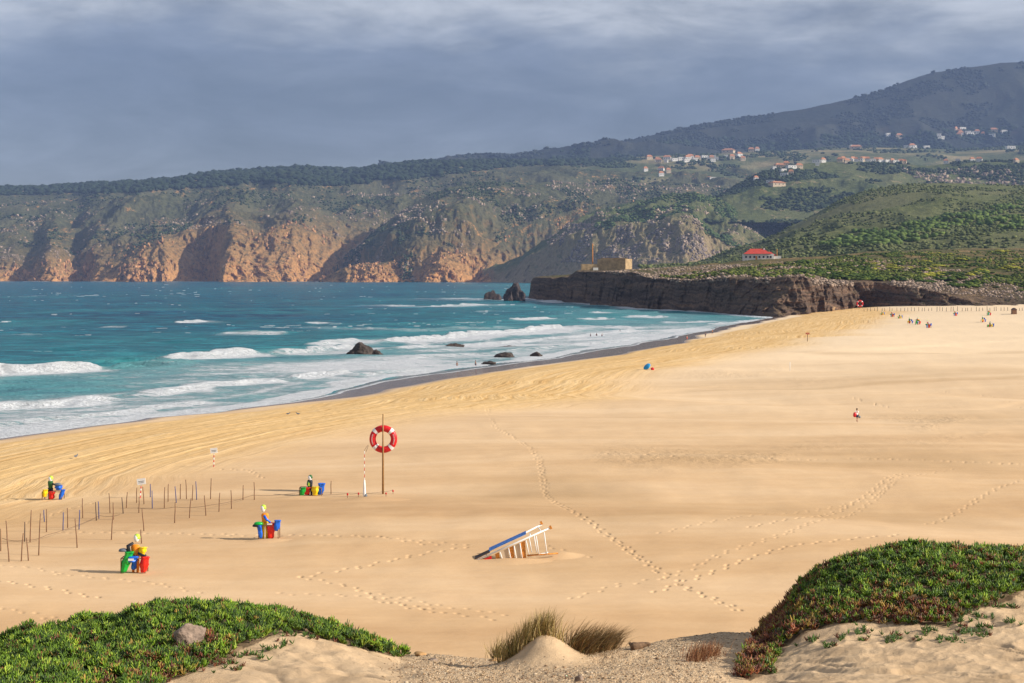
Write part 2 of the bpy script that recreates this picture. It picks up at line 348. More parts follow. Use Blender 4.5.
# ---- beach grid
def beach():
    du = .85/F; u = np.arange(-.50, .47, du); py = np.concatenate([np.arange(900, 690, -4.), np.arange(690, 308, -.5), np.arange(308, 292, -.5)])
    Yr = (CAMZ-2.5)*F/(py-HZ)
    U, Yg = np.meshgrid(u, Yr); X = U*Yg
    d = shore_dist(X, Yg); H = beach_h(X, Yg, d)
    pxg = U*F+CX; pyg = HZ+(CAMZ-H)*F/Yg
    # trampled sand
    rough = np.exp(-((pyg-425)/16)**2)*sstep(840, 940, pxg)+.8*np.exp(-((pyg-(455+.0*pxg))/12)**2)*sstep(560, 640, pxg)*sstep(900, 800, pxg)+.7*np.exp(-((pyg-376)/9)**2)*sstep(640, 720, pxg)*sstep(900, 800, pxg)
    rough = rough*sstep(-.25, .35, fbm(X/9, Yg/12, o=3, seed=21))
    H = H+.09*rough*fbm(X/.8, Yg/1.1, o=3, seed=22)
    gst_ = np.interp(Yg, [225, 300], [4, 12])
    gold = sstep(gst_, gst_+5, d)*sstep(64, 42, d+5*vnoise(Yg/30, X/30, seed=31)+np.interp(Yg, [100, 200, 330, 600], [12, 4, 0, -14]))
    # wheel and rake tracks along the shore
    sl = (np.interp(Yg+12, SY, SX)-np.interp(Yg-12, SY, SX))/24
    al = (Yg+X*sl)/np.sqrt(1+sl*sl)
    trk = vnoise(d/.9, al/45, seed=33)+.7*vnoise(d/2.3, al/80, seed=34)
    H = H+.055*gold*trk+.05*gold*fbm(X/1.1, Yg/2.2, o=2, seed=35)
    ww = np.interp(Yg, [225, 300, 420, 500, 700], [3.5, 15, 15, 9, 9]); gst = np.interp(Yg, [225, 300], [5, 12])
    shade_streak = np.zeros_like(X)  # soft shading of the swells and scarps, painted as dark lines of sand colour
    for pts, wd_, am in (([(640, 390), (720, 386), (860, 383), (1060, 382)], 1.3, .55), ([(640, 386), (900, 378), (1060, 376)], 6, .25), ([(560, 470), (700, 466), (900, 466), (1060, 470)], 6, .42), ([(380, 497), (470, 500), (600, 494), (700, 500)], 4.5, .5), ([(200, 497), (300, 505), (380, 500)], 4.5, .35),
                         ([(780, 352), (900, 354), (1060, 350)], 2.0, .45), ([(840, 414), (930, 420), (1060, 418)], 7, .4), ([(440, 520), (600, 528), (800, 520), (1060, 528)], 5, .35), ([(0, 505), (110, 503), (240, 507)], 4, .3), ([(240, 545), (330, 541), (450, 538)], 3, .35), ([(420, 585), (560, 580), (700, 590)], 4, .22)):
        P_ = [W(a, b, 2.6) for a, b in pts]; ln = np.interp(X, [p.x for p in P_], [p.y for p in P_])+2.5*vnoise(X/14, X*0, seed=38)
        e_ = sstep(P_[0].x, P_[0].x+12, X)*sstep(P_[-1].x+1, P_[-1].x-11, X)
        shade_streak = np.maximum(shade_streak, 1.25*am*e_*np.exp(-((Yg-ln)/np.where(Yg > ln, wd_*2.2, wd_))**2)*(.7+.5*fbm(X/18, Yg/4, o=3, seed=39)))
    wet = sstep(ww, ww-3, d+2.*vnoise(Yg/14, X/30, seed=36)+1.5*vnoise(Yg/45, X*0, seed=37))
    # footprints pressed into the sand
    trails = [[(487, 403), (493, 425), (520, 440), (540, 470), (545, 495), (565, 515), (600, 540), (630, 562), (650, 575), (690, 597), (745, 618)],
              [(493, 424), (521, 441), (541, 469), (547, 496), (566, 516), (602, 541), (631, 564), (652, 577), (696, 601), (742, 619)],
              [(571, 606), (620, 592), (670, 586), (717, 569), (790, 545), (853, 513), (902, 482)],
              [(661, 545), (735, 528), (799, 513), (876, 498), (902, 482), (952, 471)],
              [(360, 545), (420, 550), (476, 556)], [(545, 556), (590, 568)], [(360, 597), (400, 605), (438, 612), (515, 622)], [(373, 606), (430, 616), (506, 629)],
              [(929, 524), (975, 503), (1030, 480)], [(655, 600), (735, 575), (792, 560), (850, 552), (900, 548)],
              [(0, 569), (30, 570), (60, 578), (108, 584), (160, 590), (200, 600)], [(-10, 586), (52, 596), (100, 606)], [(-10, 614), (52, 624), (70, 626)],
              [(300, 584), (348, 592), (400, 612), (440, 620)], [(300, 584), (360, 574), (410, 564), (470, 556)], [(280, 600), (344, 602), (420, 606)],
              [(60, 530), (127, 532), (234, 538), (270, 540), (329, 543), (387, 547), (440, 555)], [(90, 500), (70, 505), (20, 520)],
              [(853, 395), (890, 401), (923, 410)], [(944, 389), (990, 392), (1020, 404)], [(600, 462), (700, 466), (860, 462), (1020, 468)], [(215, 467), (250, 470), (262, 478)],
              [(750, 540), (800, 527), (860, 500), (900, 478)], [(0, 492), (30, 494)]]
    r2 = random.Random(5)
    for tr in trails:
        pts = [W(a, b, 2.6) for a, b in tr]; side = 1; fdep = r2.uniform(.55, 1.15)
        for a, b in zip(pts[:-1], pts[1:]):
            v = (b-a); L = v.length; v.normalize(); w = Vector((-v.y, v.x, 0)); t = 0
            while t < L:
                c = a+v*t+w*side*.17; side = -side; t += .86+r2.uniform(-.16, .16)
                c += Vector((r2.uniform(-.1, .1), r2.uniform(-.1, .1), 0))
                i = int(np.searchsorted(Yr, c.y)); j = int(round((c.x/c.y-u[0])/du))
                if not (4 < i < len(Yr)-4 and 8 < j < len(u)-8): continue
                sl_ = (slice(i-4, i+5), slice(j-8, j+9))
                dx = X[sl_]-c.x; dy = Yg[sl_]-c.y
                rr = np.sqrt((dx*v.x+dy*v.y)**2/(.16**2)+(dx*w.x+dy*w.y)**2/(.105**2))
                H[sl_] += fdep*(-.13*np.exp(-rr**2*1.1)+.004*np.exp(-((rr-1.8)/.5)**2))
    V = np.stack([X, Yg, H], -1).reshape(-1, 3)
    me = np_mesh('sand_beach', V, grid_faces(len(Yr), len(u)), {'gold': gold, 'wet': wet, 'rough': np.clip(rough, 0, 1), 'across': d, 'alongd': al, 'shade_streak': np.clip(shade_streak, 0, 1)})
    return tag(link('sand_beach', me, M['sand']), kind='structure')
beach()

# ------------------------------------------------------------------ sea
def sea():
    du = .9/F; u = np.arange(-.62, .30, du)
    py = np.concatenate([[276.2, 277, 278, 279, 280, 280.6], np.arange(281, 300, .3), np.arange(300, 475, .36), np.arange(475, 560, 3.)])[::-1]
    Yr = CAMZ*F/(py-HZ); U, Y = np.meshgrid(u, Yr); X = U*Y
    d = -shore_dist(X, Y)                                  # metres out from the water's edge
    px = U*F+CX; pyv = HZ+CAMZ*F/Y
    H = np.zeros_like(X); foam = np.zeros_like(X); gl = np.zeros_like(X)
    amp = sstep(3, 60, d)
    q = Y*.93-X*.36+6*vnoise(X/60, Y/80, seed=41)
    H += amp*(.42*vnoise(q/11, X/26, seed=42)+.26*vnoise(q/5, X/11, seed=43)+.5*vnoise(q/38, X/150, seed=44))
    # breakers: (points, height, foam depth in front, strength)
    BR = [([(-160, 384), (-60, 378), (0, 374), (60, 371), (116, 368)], 2.3, 9, 1.0), ([(100, 369), (150, 368), (205, 367)], 1.5, 3, .25),
          ([(70, 364), (150, 362)], 1.1, 2, .1), ([(148, 362), (200, 359), (262, 354)], 1.7, 8, 1.0), ([(258, 356), (300, 353), (362, 346)], 1.1, 16, .8), ([(300, 346), (340, 343), (366, 341)], .9, 10, .9),
          ([(-160, 422), (0, 409), (70, 404), (130, 398)], 1.0, 4, 1.0), ([(118, 398), (180, 391), (225, 386), (285, 379)], .8, 4, 1.0), ([(280, 380), (315, 377), (348, 373)], .9, 5, 1.0), ([(-160, 438), (0, 425), (60, 418), (150, 409), (230, 400)], .35, 4, .8), ([(380, 352), (470, 346), (560, 338), (640, 330)], .6, 6, .85),
          ([(225, 378), (270, 376)], .5, 3, .5),
          ([(372, 343), (420, 340), (470, 336), (520, 332), (562, 327)], 1.6, 14, 1.0), ([(215, 333), (250, 333), (292, 334)], .9, 10, .75), ([(172, 323), (205, 321)], .7, 6, .95), ([(300, 326), (420, 331), (520, 326)], .5, 6, .45),
          ([(425, 369), (380, 374), (345, 379)], .5, 5, .8), ([(396, 360), (470, 355), (560, 347), (640, 338)], .5, 12, .6),
          ([(505, 321), (540, 318), (562, 318)], 1.0, 10, .9), ([(570, 320), (600, 319), (620, 320)], .7, 8, .9), ([(615, 317), (650, 317), (672, 318)], .8, 8, .9), ([(585, 313), (603, 312)], .6, 8, .9),
          ([(650, 322), (690, 322), (720, 321)], .5, 9, .8), ([(700, 325), (740, 322), (765, 319)], .4, 9, .8), ([(540, 327), (600, 327), (660, 329)], .6, 12, .8), ([(600, 335), (650, 333), (700, 328)], .4, 12, .8),
          ([(470, 312), (490, 311)], .3, 10, .5), ([(20, 334), (45, 335)], .3, 5, .5), ([(0, 322), (12, 322)], .4, 6, .8), ([(100, 327), (130, 327)], .4, 5, .6), ([(302, 324), (322, 323)], .3, 6, .9), ([(330, 324), (344, 324)], .3, 6, .6),
          ([(372, 305), (430, 306), (470, 304)], .4, 20, .7), ([(440, 298), (520, 300)], .3, 30, .55)]
    edge = vnoise(X/13, Y/13, seed=51)*.5+vnoise(X/4, Y/4, seed=52)*.5
    for pts, h, fd, st in BR:
        h *= 1.05; fd *= 1.5; st = min(1.15, st*1.15)
        P = np.array([[W(a, b, 0).x, W(a, b, 0).y] for a, b in pts])
        best = np.full(X.shape, 1e9); sd = np.zeros_like(X); along = np.zeros_like(X); tot = 0
        seg = [np.hypot(*(P[i+1]-P[i])) for i in range(len(P)-1)]; L = sum(seg)
        pad = 60; bb = (X > P[:, 0].min()-pad) & (X < P[:, 0].max()+pad) & (Y > P[:, 1].min()-pad) & (Y < P[:, 1].max()+pad)
        xs = X[bb]; ys = Y[bb]; b_ = np.full(xs.shape, 1e9); s_ = np.zeros_like(xs); a_ = np.zeros_like(xs)
        for i in range(len(P)-1):
            a = P[i]; v = (P[i+1]-a)/seg[i]; n = np.array([v[1], -v[0]])
            if n[1] > 0: n = -n                              # towards the beach
            t = np.clip((xs-a[0])*v[0]+(ys-a[1])*v[1], 0, seg[i]); cx = a[0]+v[0]*t; cy = a[1]+v[1]*t
            dd = np.hypot(xs-cx, ys-cy); sg = (xs-a[0])*n[0]+(ys-a[1])*n[1]
            k = dd < b_; b_[k] = dd[k]; s_[k] = (np.sign(sg)*dd)[k]; a_[k] = (tot+t)[k]; tot += seg[i]
        s_ = s_+3.2*edge[bb]+1.5*vnoise(a_/9, a_*0+3, seed=62)
        aa = vnoise(a_/22, a_*0, seed=63)
        en = min(9, L*.2); env = sstep(0, en, a_)*sstep(0, en, L-a_)
        hh = h*env*(.9+.14*vnoise(a_/7, a_*0, seed=61))
        prof = np.where(s_ > 0, np.exp(-(s_/2.0)**2), np.exp(-(s_/6.)**2))
        gl[bb] = np.maximum(gl[bb], np.exp(-((s_+1.5)/5)**2)*env*min(1, h))
        H[bb] += hh*prof
        fo = sstep(-2.2, -.6, s_)*np.where(s_ < fd*.55, 1, np.exp(-np.clip(s_-fd*.55, 0, None)/(fd*.6)))*env*st*np.clip(1.0+.4*aa, .82, 1)
        foam[bb] = np.maximum(foam[bb], fo)
    # wash: lace foam over the shallows, solid at the swash line
    wash = np.interp(Y, [200, 270, 330], [.56, .62, .74])*sstep(78, 30, d+14*vnoise(X/45, Y/45, seed=71))+.25*sstep(130, 50, d+20*vnoise(X/60, Y/60, seed=72))
    wash *= .72+.45*fbm(q/16, X/45, o=3, seed=73)
    wash = np.maximum(wash, sstep(12, 7, d+3*vnoise(Y/17, X/17, seed=74))*1.0)
    wash = np.maximum(wash, .72*np.exp(-((d-16-3*vnoise(Y/30, X/30, seed=75))/3.5)**2))
    wash = np.maximum(wash, sstep(380, 480, px)*sstep(110, 60, d)*.55*(.6+.7*fbm(X/18, Y/40, o=3, seed=76)))
    fv = np.interp(Y, [225, 300, 450, 520], [.15, 1, 1, .5])
    film = sstep(4.5*fv, 2.5*fv, d+1.5*vnoise(Y/9, X/9, seed=77))
    wash = np.where(d < fv*3.2+fv*2*vnoise(Y/12, X/12, seed=78), wash*.15+.8*np.exp(-((d-.3)/.8)**2), wash)
    foam = np.maximum(foam, wash*sstep(700, 500, Y)+.55*sstep(150, 20, d)*sstep(500, 700, Y)*(.5+.6*fbm(X/25, Y/60, o=3, seed=79)))
    # foam at the foot of the headland
    hx = np.array([520, 533, 580, 610, 650, 690, 740, 775]); hy = np.array([299, 299, 303, 306, 309, 311, 315, 317])
    hp = [W(a, b, 0) for a, b in zip(hx, hy)]
    xh = np.interp(Y, [p.y for p in hp][::-1], [p.x for p in hp][::-1])
    foam = np.maximum(foam, sstep(22, 5, xh-X+10*vnoise(Y/30, X/30, seed=80))*(Y > 700)*(Y < 1330)*.85)
    # whitecaps
    wc = vnoise(q/3.2, X/8, seed=81)*.55+.25*vnoise(q/1.6, X/3, seed=86)+vnoise(q/30, X/80, seed=82)*.5
    foam = np.maximum(foam, sstep(.80, .90, wc)*sstep(60, 130, d)*.8*(Y < 2600))
    wcf = vnoise(Y/34, X/13, seed=83)*.6+.2*vnoise(Y/14, X/5, seed=87)+vnoise(Y/300, X/200, seed=84)*.4
    foam = np.maximum(foam, sstep(.74, .82, wcf)*.7*(Y >= 1000))
    foam = np.maximum(foam, sstep(4200, 4330, Y)*.5*(vnoise(X/60, Y/60, seed=85) > .35))
    shallow = np.clip(.7*gl+sstep(150, 10, d+30*vnoise(X/50, Y/50, seed=91))*.8+.55*sstep(330, 60, d+80*fbm(X/120, Y/160, o=3, seed=92))+.35*sstep(.25, .6, vnoise(q/24, X/120, seed=93))*(d < 700), 0, 1)
    H = H+.05*foam*(1-film)
    H = np.where(d < 6, np.minimum(H, .1+.03*np.clip(d, 0, 9)), H)
    keep = (d[:-1, :-1] > -6)
    V = np.stack([X, Y, H], -1).reshape(-1, 3)
    me = np_mesh('sea', V, grid_faces(len(Yr), len(u), keep), {'foam': np.clip(foam, 0, 1), 'shallow': shallow, 'film': film})
    return tag(link('sea', me, M['sea']), kind='structure')
sea()

# ------------------------------------------------------------------ hills, cliffs and headland: surfaces lofted through contour lines
LAY = {}
def loft(name, cont, px0, px1, step, rows, mater, nz=(0, 100), ny=(0, 60), noise_w=None, rockw=None, sil=0, seed=0, smooth=3, kind='structure', ridge=True, rp=2.6, ledge=0):
    """cont: contour lines, each a list of (px, py, distance); rows: rows in each band; nz/ny: (height, wavelength) of bumps up and sideways"""
    px = np.arange(px0, px1+step, step); C = []
    for c in cont:
        a = np.array(c, float); yy = np.interp(px, a[:, 0], a[:, 2]); pp = np.interp(px, a[:, 0], a[:, 1])
        if smooth:
            k = np.hanning(int(2*smooth/step)*2+3); k /= k.sum(); h = len(k)//2
            yy = np.convolve(np.pad(yy, h, mode='edge'), k, 'valid'); pp = np.convolve(np.pad(pp, h, mode='edge'), k, 'valid')
        C.append((yy, CAMZ-(pp-HZ)/F*yy))
    Ys = []; Zs = []; T = []; nw = []; rw = []
    noise_w = noise_w or [0]+[1]*(len(C)-2)+[.4]; rockw = rockw or [0]*len(C)
    for i in range(len(C)-1):
        for t in np.linspace(0, 1, rows[i], endpoint=(i == len(C)-2)):
            Ys.append(C[i][0]*(1-t)+C[i+1][0]*t); Zs.append(C[i][1]*(1-t)+C[i+1][1]*t)
            nw.append(noise_w[i]*(1-t)+noise_w[i+1]*t); rw.append(rockw[i]*(1-t)+rockw[i+1]*t)
    Y = np.array(Ys); Z = np.array(Zs); X = (px-CX)/F*Y; nw = np.array(nw)[:, None]; rw = np.array(rw)[:, None]*np.ones_like(X)
    n = fbm(X/nz[1], Y/nz[1]*.8, o=6, seed=seed, ridge=ridge, gain=.52)
    Z2 = Z+nw*nz[0]*n
    if ny[0]:
        cr = np.abs(vnoise(X/ny[1]*9, Z/ny[1]*5, Y/ny[1]*5, seed+40))**.5; f1 = -.22*(1-cr)+fbm(X/ny[1], Y/ny[1]*.5, Z/ny[1]*.28, o=6, seed=seed+9, ridge=True, gain=.6)
        w2 = rw*.85+.15*nw
        Y = Y-w2*ny[0]*f1-w2*ny[0]*.42*fbm(X/ny[1]*4.1, Y/ny[1]*2, Z/ny[1]*1.2, o=4, seed=seed+29, ridge=True, gain=.65); X = X+w2*ny[0]*.5*fbm(X/ny[1]+7, Y/ny[1], Z/ny[1]*.6, o=4, seed=seed+19, gain=.6)
    if ledge:
        q = Z/ledge+1.6*vnoise(X/30, Y/30, seed=seed+50)+.25*X/40; fr = q-np.floor(q); Y = Y+rw*(1.0-fr**3)*1.8*(.4+.6*(vnoise(X/9, np.floor(q), seed=seed+51)+1)/2)-rw*3.2*np.abs(vnoise(X/6.5, Z/5, seed=seed+52))
    Z = Z2
    me = np_mesh(name, np.stack([X, Y, Z], -1).reshape(-1, 3), grid_faces(*X.shape), {'rock': np.clip(rw, 0, 1)**rp})
    o = link(name, me, mater); tag(o, kind=kind)
    LAY[o.name] = (X*F/Y+CX, HZ+(CAMZ-Z)*F/Y, X, Y, Z)
    return o
def ground_at(px, py, layers, maxr=4.):
    best = None
    for l in layers:
        P, Q, X, Y, Z = LAY[l]; d = (P-px)**2+(Q-py)**2; i = int(d.argmin())
        if d.flat[i] < maxr*maxr:
            c = Vector((X.flat[i], Y.flat[i], Z.flat[i]))
            if best is None or c.y < best.y: best = c
    return best

hm_far = hill_mat('far_mountain_scrub', ((.018, .026, .024), (.05, .058, .045)), field=(.075, .075, .055), bare=.64, scale=.6, bumpd=14)
hm_coast = hill_mat('coast_scrub_and_granite', ((.038, .050, .028), (.145, .145, .070)), ((.17, .08, .04), (.76, .38, .14)), field=(.16, .15, .085), bare=.555, bumpd=12, rock_at=(.62, .42))
hm_mid = hill_mat('valley_scrub', ((.045, .070, .028), (.165, .185, .065)), ((.18, .12, .08), (.50, .34, .21)), bare=.56, bumpd=10, field=(.20, .20, .09))
hm_town = hill_mat('plateau_fields', ((.05, .075, .035), (.16, .17, .075)), ((.25, .17, .10), (.50, .36, .2)), bare=.58, bumpd=7, field=(.48, .36, .20))
hm_green = hill_mat('green_hillside', ((.07, .095, .035), (.20, .205, .085)), ((.2, .15, .09), (.34, .26, .15)), bare=.63, bumpd=5, scale=1.6, field=(.24, .22, .11))
hm_head = hill_mat('headland_rock', ((.05, .06, .018), (.14, .145, .045)), ((.045, .033, .030), (.175, .125, .10)), strata=.55, bare=.5, bumpd=1.6, scale=9, rock_at=(.8, .6), field=(.42, .26, .12))

def z0(px, Y): return (px, HZ+CAMZ*F/Y+.3, Y)
# the big mountain
loft('mountain', [[(380, 182, 7600), (1300, 176, 7600)], [(380, 172, 8200), (700, 148, 8200), (1300, 125, 8200)],
     [(380, 168, 9000), (470, 162, 9000), (560, 153, 9000), (600, 146, 9000), (640, 138, 9000), (700, 125, 9000), (750, 118, 9000), (800, 110, 9000), (850, 99, 9000), (880, 91, 9000), (910, 79, 9000), (930, 73, 9000), (960, 68, 9000), (1024, 62, 9000), (1300, 45, 9000)],
     [(380, 182, 9800), (1300, 60, 9800)]], 380, 1300, 1.5, [30, 50, 10], hm_far, nz=(110, 700), ny=(0, 1), noise_w=[0, 1, .12, 1], seed=101)
# far plateau and sea cliffs on the left
E = [(-420, 196), (-200, 191), (0, 188), (50, 188), (100, 184), (150, 181), (185, 178), (210, 173), (250, 170), (300, 168), (340, 170), (380, 169), (400, 164), (440, 160), (470, 158), (500, 157), (530, 153), (560, 154), (620, 156), (700, 158), (760, 160)]
footY = [(-420, 5200), (-100, 5000), (0, 4900), (30, 4980), (52, 4800), (80, 4950), (100, 4760), (130, 4640), (165, 4700), (200, 4860), (214, 4900), (234, 4480), (262, 4520), (300, 4640), (345, 4820), (420, 4900), (760, 5000)]
ctop = [(-420, 266), (-100, 270), (0, 275), (20, 268), (35, 274), (52, 264), (72, 268), (80, 272), (95, 258), (110, 260), (130, 254), (165, 240), (200, 233), (214, 230), (234, 238), (262, 244), (290, 232), (320, 240), (345, 250), (420, 240), (760, 230)]
ofs = [(-420, 120), (130, 110), (165, 170), (200, 200), (214, 130), (234, 300), (262, 330), (290, 260), (345, 220), (760, 200)]
cY = lambda px, k=1: np.interp(px, [a for a, b in footY], [b for a, b in footY])+k*np.interp(px, [a for a, b in ofs], [b for a, b in ofs])
pxs = sorted(set([a for a, b in footY]+[a for a, b in ctop]+[a for a, b in ofs]))
cti = lambda p: np.interp(p, [a for a, b in ctop], [b for a, b in ctop])
Ei = lambda p: np.interp(p, [a for a, b in E], [b for a, b in E])
loft('cliff_coast', [[z0(p, cY(p, 0)) for p in pxs], [(p, cti(p), cY(p)) for p in pxs],
     [(p, .45*cti(p)+.55*Ei(p)+2, 5750+.35*(cY(p)-5000)) for p in pxs], [(p, .12*cti(p)+.88*Ei(p)+1, 6350) for p in pxs], [(p, Ei(p), 7000) for p in pxs], [(p, Ei(p)+25, 8000) for p in pxs]],
     -420, 760, .8, [60, 70, 30, 20, 8], hm_coast, nz=(85, 430), ny=(100, 210), noise_w=[0, .5, 1.0, .5, .05, 1], rockw=[1, .72, .08, 0, 0, 0], rp=3.2, seed=201)
# dark spur
loft('rocky_spur', [[z0(333, 4760), z0(345, 4740), z0(400, 4380), z0(470, 4400), z0(560, 4700), z0(760, 4900)],
     [(333, 281, 4800), (345, 268, 4800), (370, 254, 4700), (400, 240, 4600), (440, 222, 4650), (480, 216, 4800), (560, 214, 5000), (760, 220, 5200)],
     [(333, 281, 4860), (345, 262, 4900), (370, 237, 4960), (400, 213, 5020), (430, 196, 5080), (450, 187, 5150), (480, 184, 5250), (520, 187, 5300), (560, 183, 5400), (600, 181, 5500), (650, 184, 5600), (760, 190, 5600)],
     [(333, 285, 5000), (450, 200, 5700), (760, 200, 6200)]], 333, 760, .8, [45, 60, 10], hm_coast, rp=4, nz=(75, 280), ny=(80, 170), noise_w=[0, .9, .18, .5], rockw=[1, .38, .15, 0], seed=301)
loft('lower_spur', [[z0(322, 4420), z0(345, 4330), z0(365, 4300), z0(395, 4400), z0(412, 4450), z0(430, 4240), z0(445, 4260), z0(470, 4380), z0(476, 4420), z0(490, 4300), z0(505, 4420), z0(530, 4600), z0(700, 4600)],
     [(322, 281, 4440), (345, 272, 4400), (380, 268, 4420), (400, 262, 4520), (420, 256, 4560), (440, 252, 4420), (462, 254, 4460), (480, 262, 4520), (500, 266, 4560), (530, 268, 4700), (700, 268, 4700)],
     [(322, 281, 4460), (345, 270, 4460), (380, 263, 4600), (400, 258, 4680), (440, 248, 4720), (480, 238, 4760), (520, 226, 4800), (560, 214, 4850), (600, 206, 4900), (700, 195, 5000)],
     [(322, 285, 4560), (440, 262, 5050), (700, 215, 5500)]], 322, 700, .8, [40, 40, 8], hm_coast, rp=3.5, nz=(32, 200), ny=(75, 140), noise_w=[0, .8, .25, .5], rockw=[1, .8, .15, 0], seed=401)
# plateau with the village
T = [(480, 170), (540, 166), (600, 160), (650, 156), (700, 154), (760, 152), (850, 148), (900, 148), (960, 150), (1024, 146), (1300, 140)]
loft('village_plateau', [[(480, 215, 5300), (1300, 225, 5300)], [(480, 190, 5900), (640, 182, 5900), (760, 186, 5900), (1300, 180, 5900)], [(p, q+6, 6500) for p, q in T], [(p, q, 7200) for p, q in T], [(480, 180, 8000), (1300, 176, 8000)]],
     480, 1300, 1.2, [30, 30, 12, 6], hm_town, nz=(38, 360), noise_w=[0, 1, .25, .1, 0], seed=501, smooth=8)
# wooded hill below the village
loft('wooded_hill', [[(700, 222, 3900), (1300, 225, 3900)], [(700, 212, 4200), (760, 196, 4200), (850, 192, 4200), (1300, 190, 4200)],
     [(700, 212, 4600), (720, 196, 4600), (735, 187, 4600), (760, 173, 4650), (790, 164, 4700), (850, 162, 4800), (900, 164, 4800), (930, 166, 4800), (960, 163, 4800), (1024, 160, 4800), (1300, 156, 4900)], [(700, 215, 5000), (1300, 180, 5300)]],
     700, 1300, 1.0, [25, 40, 8], hm_mid, nz=(34, 240), noise_w=[0, 1, .2, 0], rockw=[.0, .15, .15, 0], ny=(20, 120), seed=601)
# middle spur with the ravine
loft('valley_spur', [[z0(478, 4500), z0(500, 4200), z0(540, 3800), z0(600, 3600), z0(680, 3450), z0(720, 3600), z0(860, 3500)],
     [(478, 281.6, 4520), (500, 278, 4300), (530, 264, 4050), (560, 252, 3900), (600, 240, 3820), (640, 228, 3760), (690, 228, 3700), (720, 246, 3760), (760, 252, 3800), (860, 255, 3800)],
     [(478, 281.6, 4560), (500, 275, 4400), (530, 257, 4300), (560, 239, 4200), (600, 220, 4150), (640, 214, 4100), (665, 208, 4000), (697, 206, 3950), (712, 214, 4000), (760, 228, 4050), (860, 236, 4050)],
     [(478, 281.6, 4600), (500, 274, 4500), (530, 255, 4450), (560, 236, 4400), (600, 214, 4450), (640, 203, 4450), (680, 200, 4450), (720, 199, 4450), (760, 203, 4450), (800, 215, 4500), (860, 230, 4500)],
     [(478, 285, 4700), (860, 240, 5000)]], 478, 860, .8, [45, 40, 30, 8], hm_mid, nz=(48, 260), ny=(60, 150), noise_w=[0, .9, 1, .3, 0], rockw=[.9, .7, .1, .0, 0], seed=701)
# the green hill on the right
loft('green_hill', [[(640, 290, 1500), (860, 285, 1250), (1400, 285, 1150)], [(640, 275, 1700), (720, 270, 1650), (800, 262, 1500), (870, 254, 1400), (1024, 250, 1350), (1400, 252, 1350)],
     [(640, 272, 2100), (720, 262, 2100), (766, 250, 2050), (800, 240, 2000), (850, 228, 2000), (900, 222, 2000), (1024, 218, 2000), (1400, 218, 2000)],
     [(640, 272, 2500), (690, 268, 2500), (720, 257, 2500), (740, 249, 2500), (766, 240, 2500), (800, 223, 2550), (840, 201, 2600), (870, 190, 2600), (900, 184, 2600), (930, 182, 2600), (970, 183, 2600), (1024, 188, 2650), (1400, 205, 2650)],
     [(640, 280, 3200), (900, 230, 3200), (1400, 230, 3200)]], 640, 1400, .9, [25, 60, 60, 8], hm_green, nz=(26, 260), ny=(0, 1), noise_w=[0, .5, 1, .15, 0], seed=801, smooth=10)
# headland
HF = [(500, 0, -3, 1310), (529, 0, -3, 1305), (531.5, 0, -3, 1290), (535, 0, -3, 1265), (560, 0, -3, 1180), (580, 0, -3, 1095), (610, 0, -3, 990), (650, 0, -3, 903), (690, 0, -3, 852), (740, 0, -3, 768), (775, 0, -3, 730), (800, 0, .5, 754), (830, 0, 2.4, 782), (862, 0, 3.5, 813), (900, 0, 4.5, 793), (960, 0, 4.5, 768), (1024, 0, 4.2, 744), (1150, 0, 4, 690), (1300, 0, 4, 650)]
foot = [(p, HZ+(CAMZ-z)*F/Y, Y) for p, _, z, Y in HF]
rimp = [(500, 303), (529, 303), (531.5, 282), (534, 278.5), (572, 277), (577, 272.5), (600, 271), (632, 272), (660, 279), (690, 281), (724, 278), (799, 278), (815, 283), (851, 284), (895, 285), (925, 290), (950, 296), (975, 300), (1024, 302.5), (1150, 303), (1300, 303)]
fY = lambda p: float(np.interp(p, [a[0] for a in foot], [a[2] for a in foot]))
rim = [(p, q, fY(p)+(12 if p > 531 else 2)) for p, q in rimp]
pl1 = [(500, 303, 1330), (529, 303, 1330), (531.5, 281, 1330), (534, 278, 1330), (572, 275.5, 1300), (577, 271, 1290), (600, 270.3, 1200), (640, 270.5, 1120), (690, 270, 1050), (740, 267, 980), (800, 267, 920), (870, 268, 920), (950, 270, 900), (1024, 273, 880), (1300, 280, 850)]
pl2 = [(500, 303, 1400), (529, 303, 1400), (531.5, 281, 1400), (534, 278, 1400), (572, 275, 1420), (577, 270.5, 1420), (600, 270, 1400), (640, 269.5, 1380), (690, 266, 1350), (740, 261.5, 1250), (800, 257.5, 1200), (870, 252, 1250), (950, 249, 1350), (1024, 248, 1400), (1300, 250, 1400)]
bk = [(500, 300, 1500), (533, 300, 1500), (575, 285, 1600), (640, 285, 1650), (740, 280, 1700), (870, 268, 1700), (1300, 262, 1700)]
loft('headland_cliff', [foot, rim, pl1, pl2, bk], 500, 1300, .7, [70, 60, 50, 10], hm_head, nz=(2.6, 26), ny=(13, 34), noise_w=[0, .8, 1, .6, 0], rockw=[1, 1, .18, 0, 0], seed=901, smooth=1.2, ridge=False, rp=1, ledge=3.1)

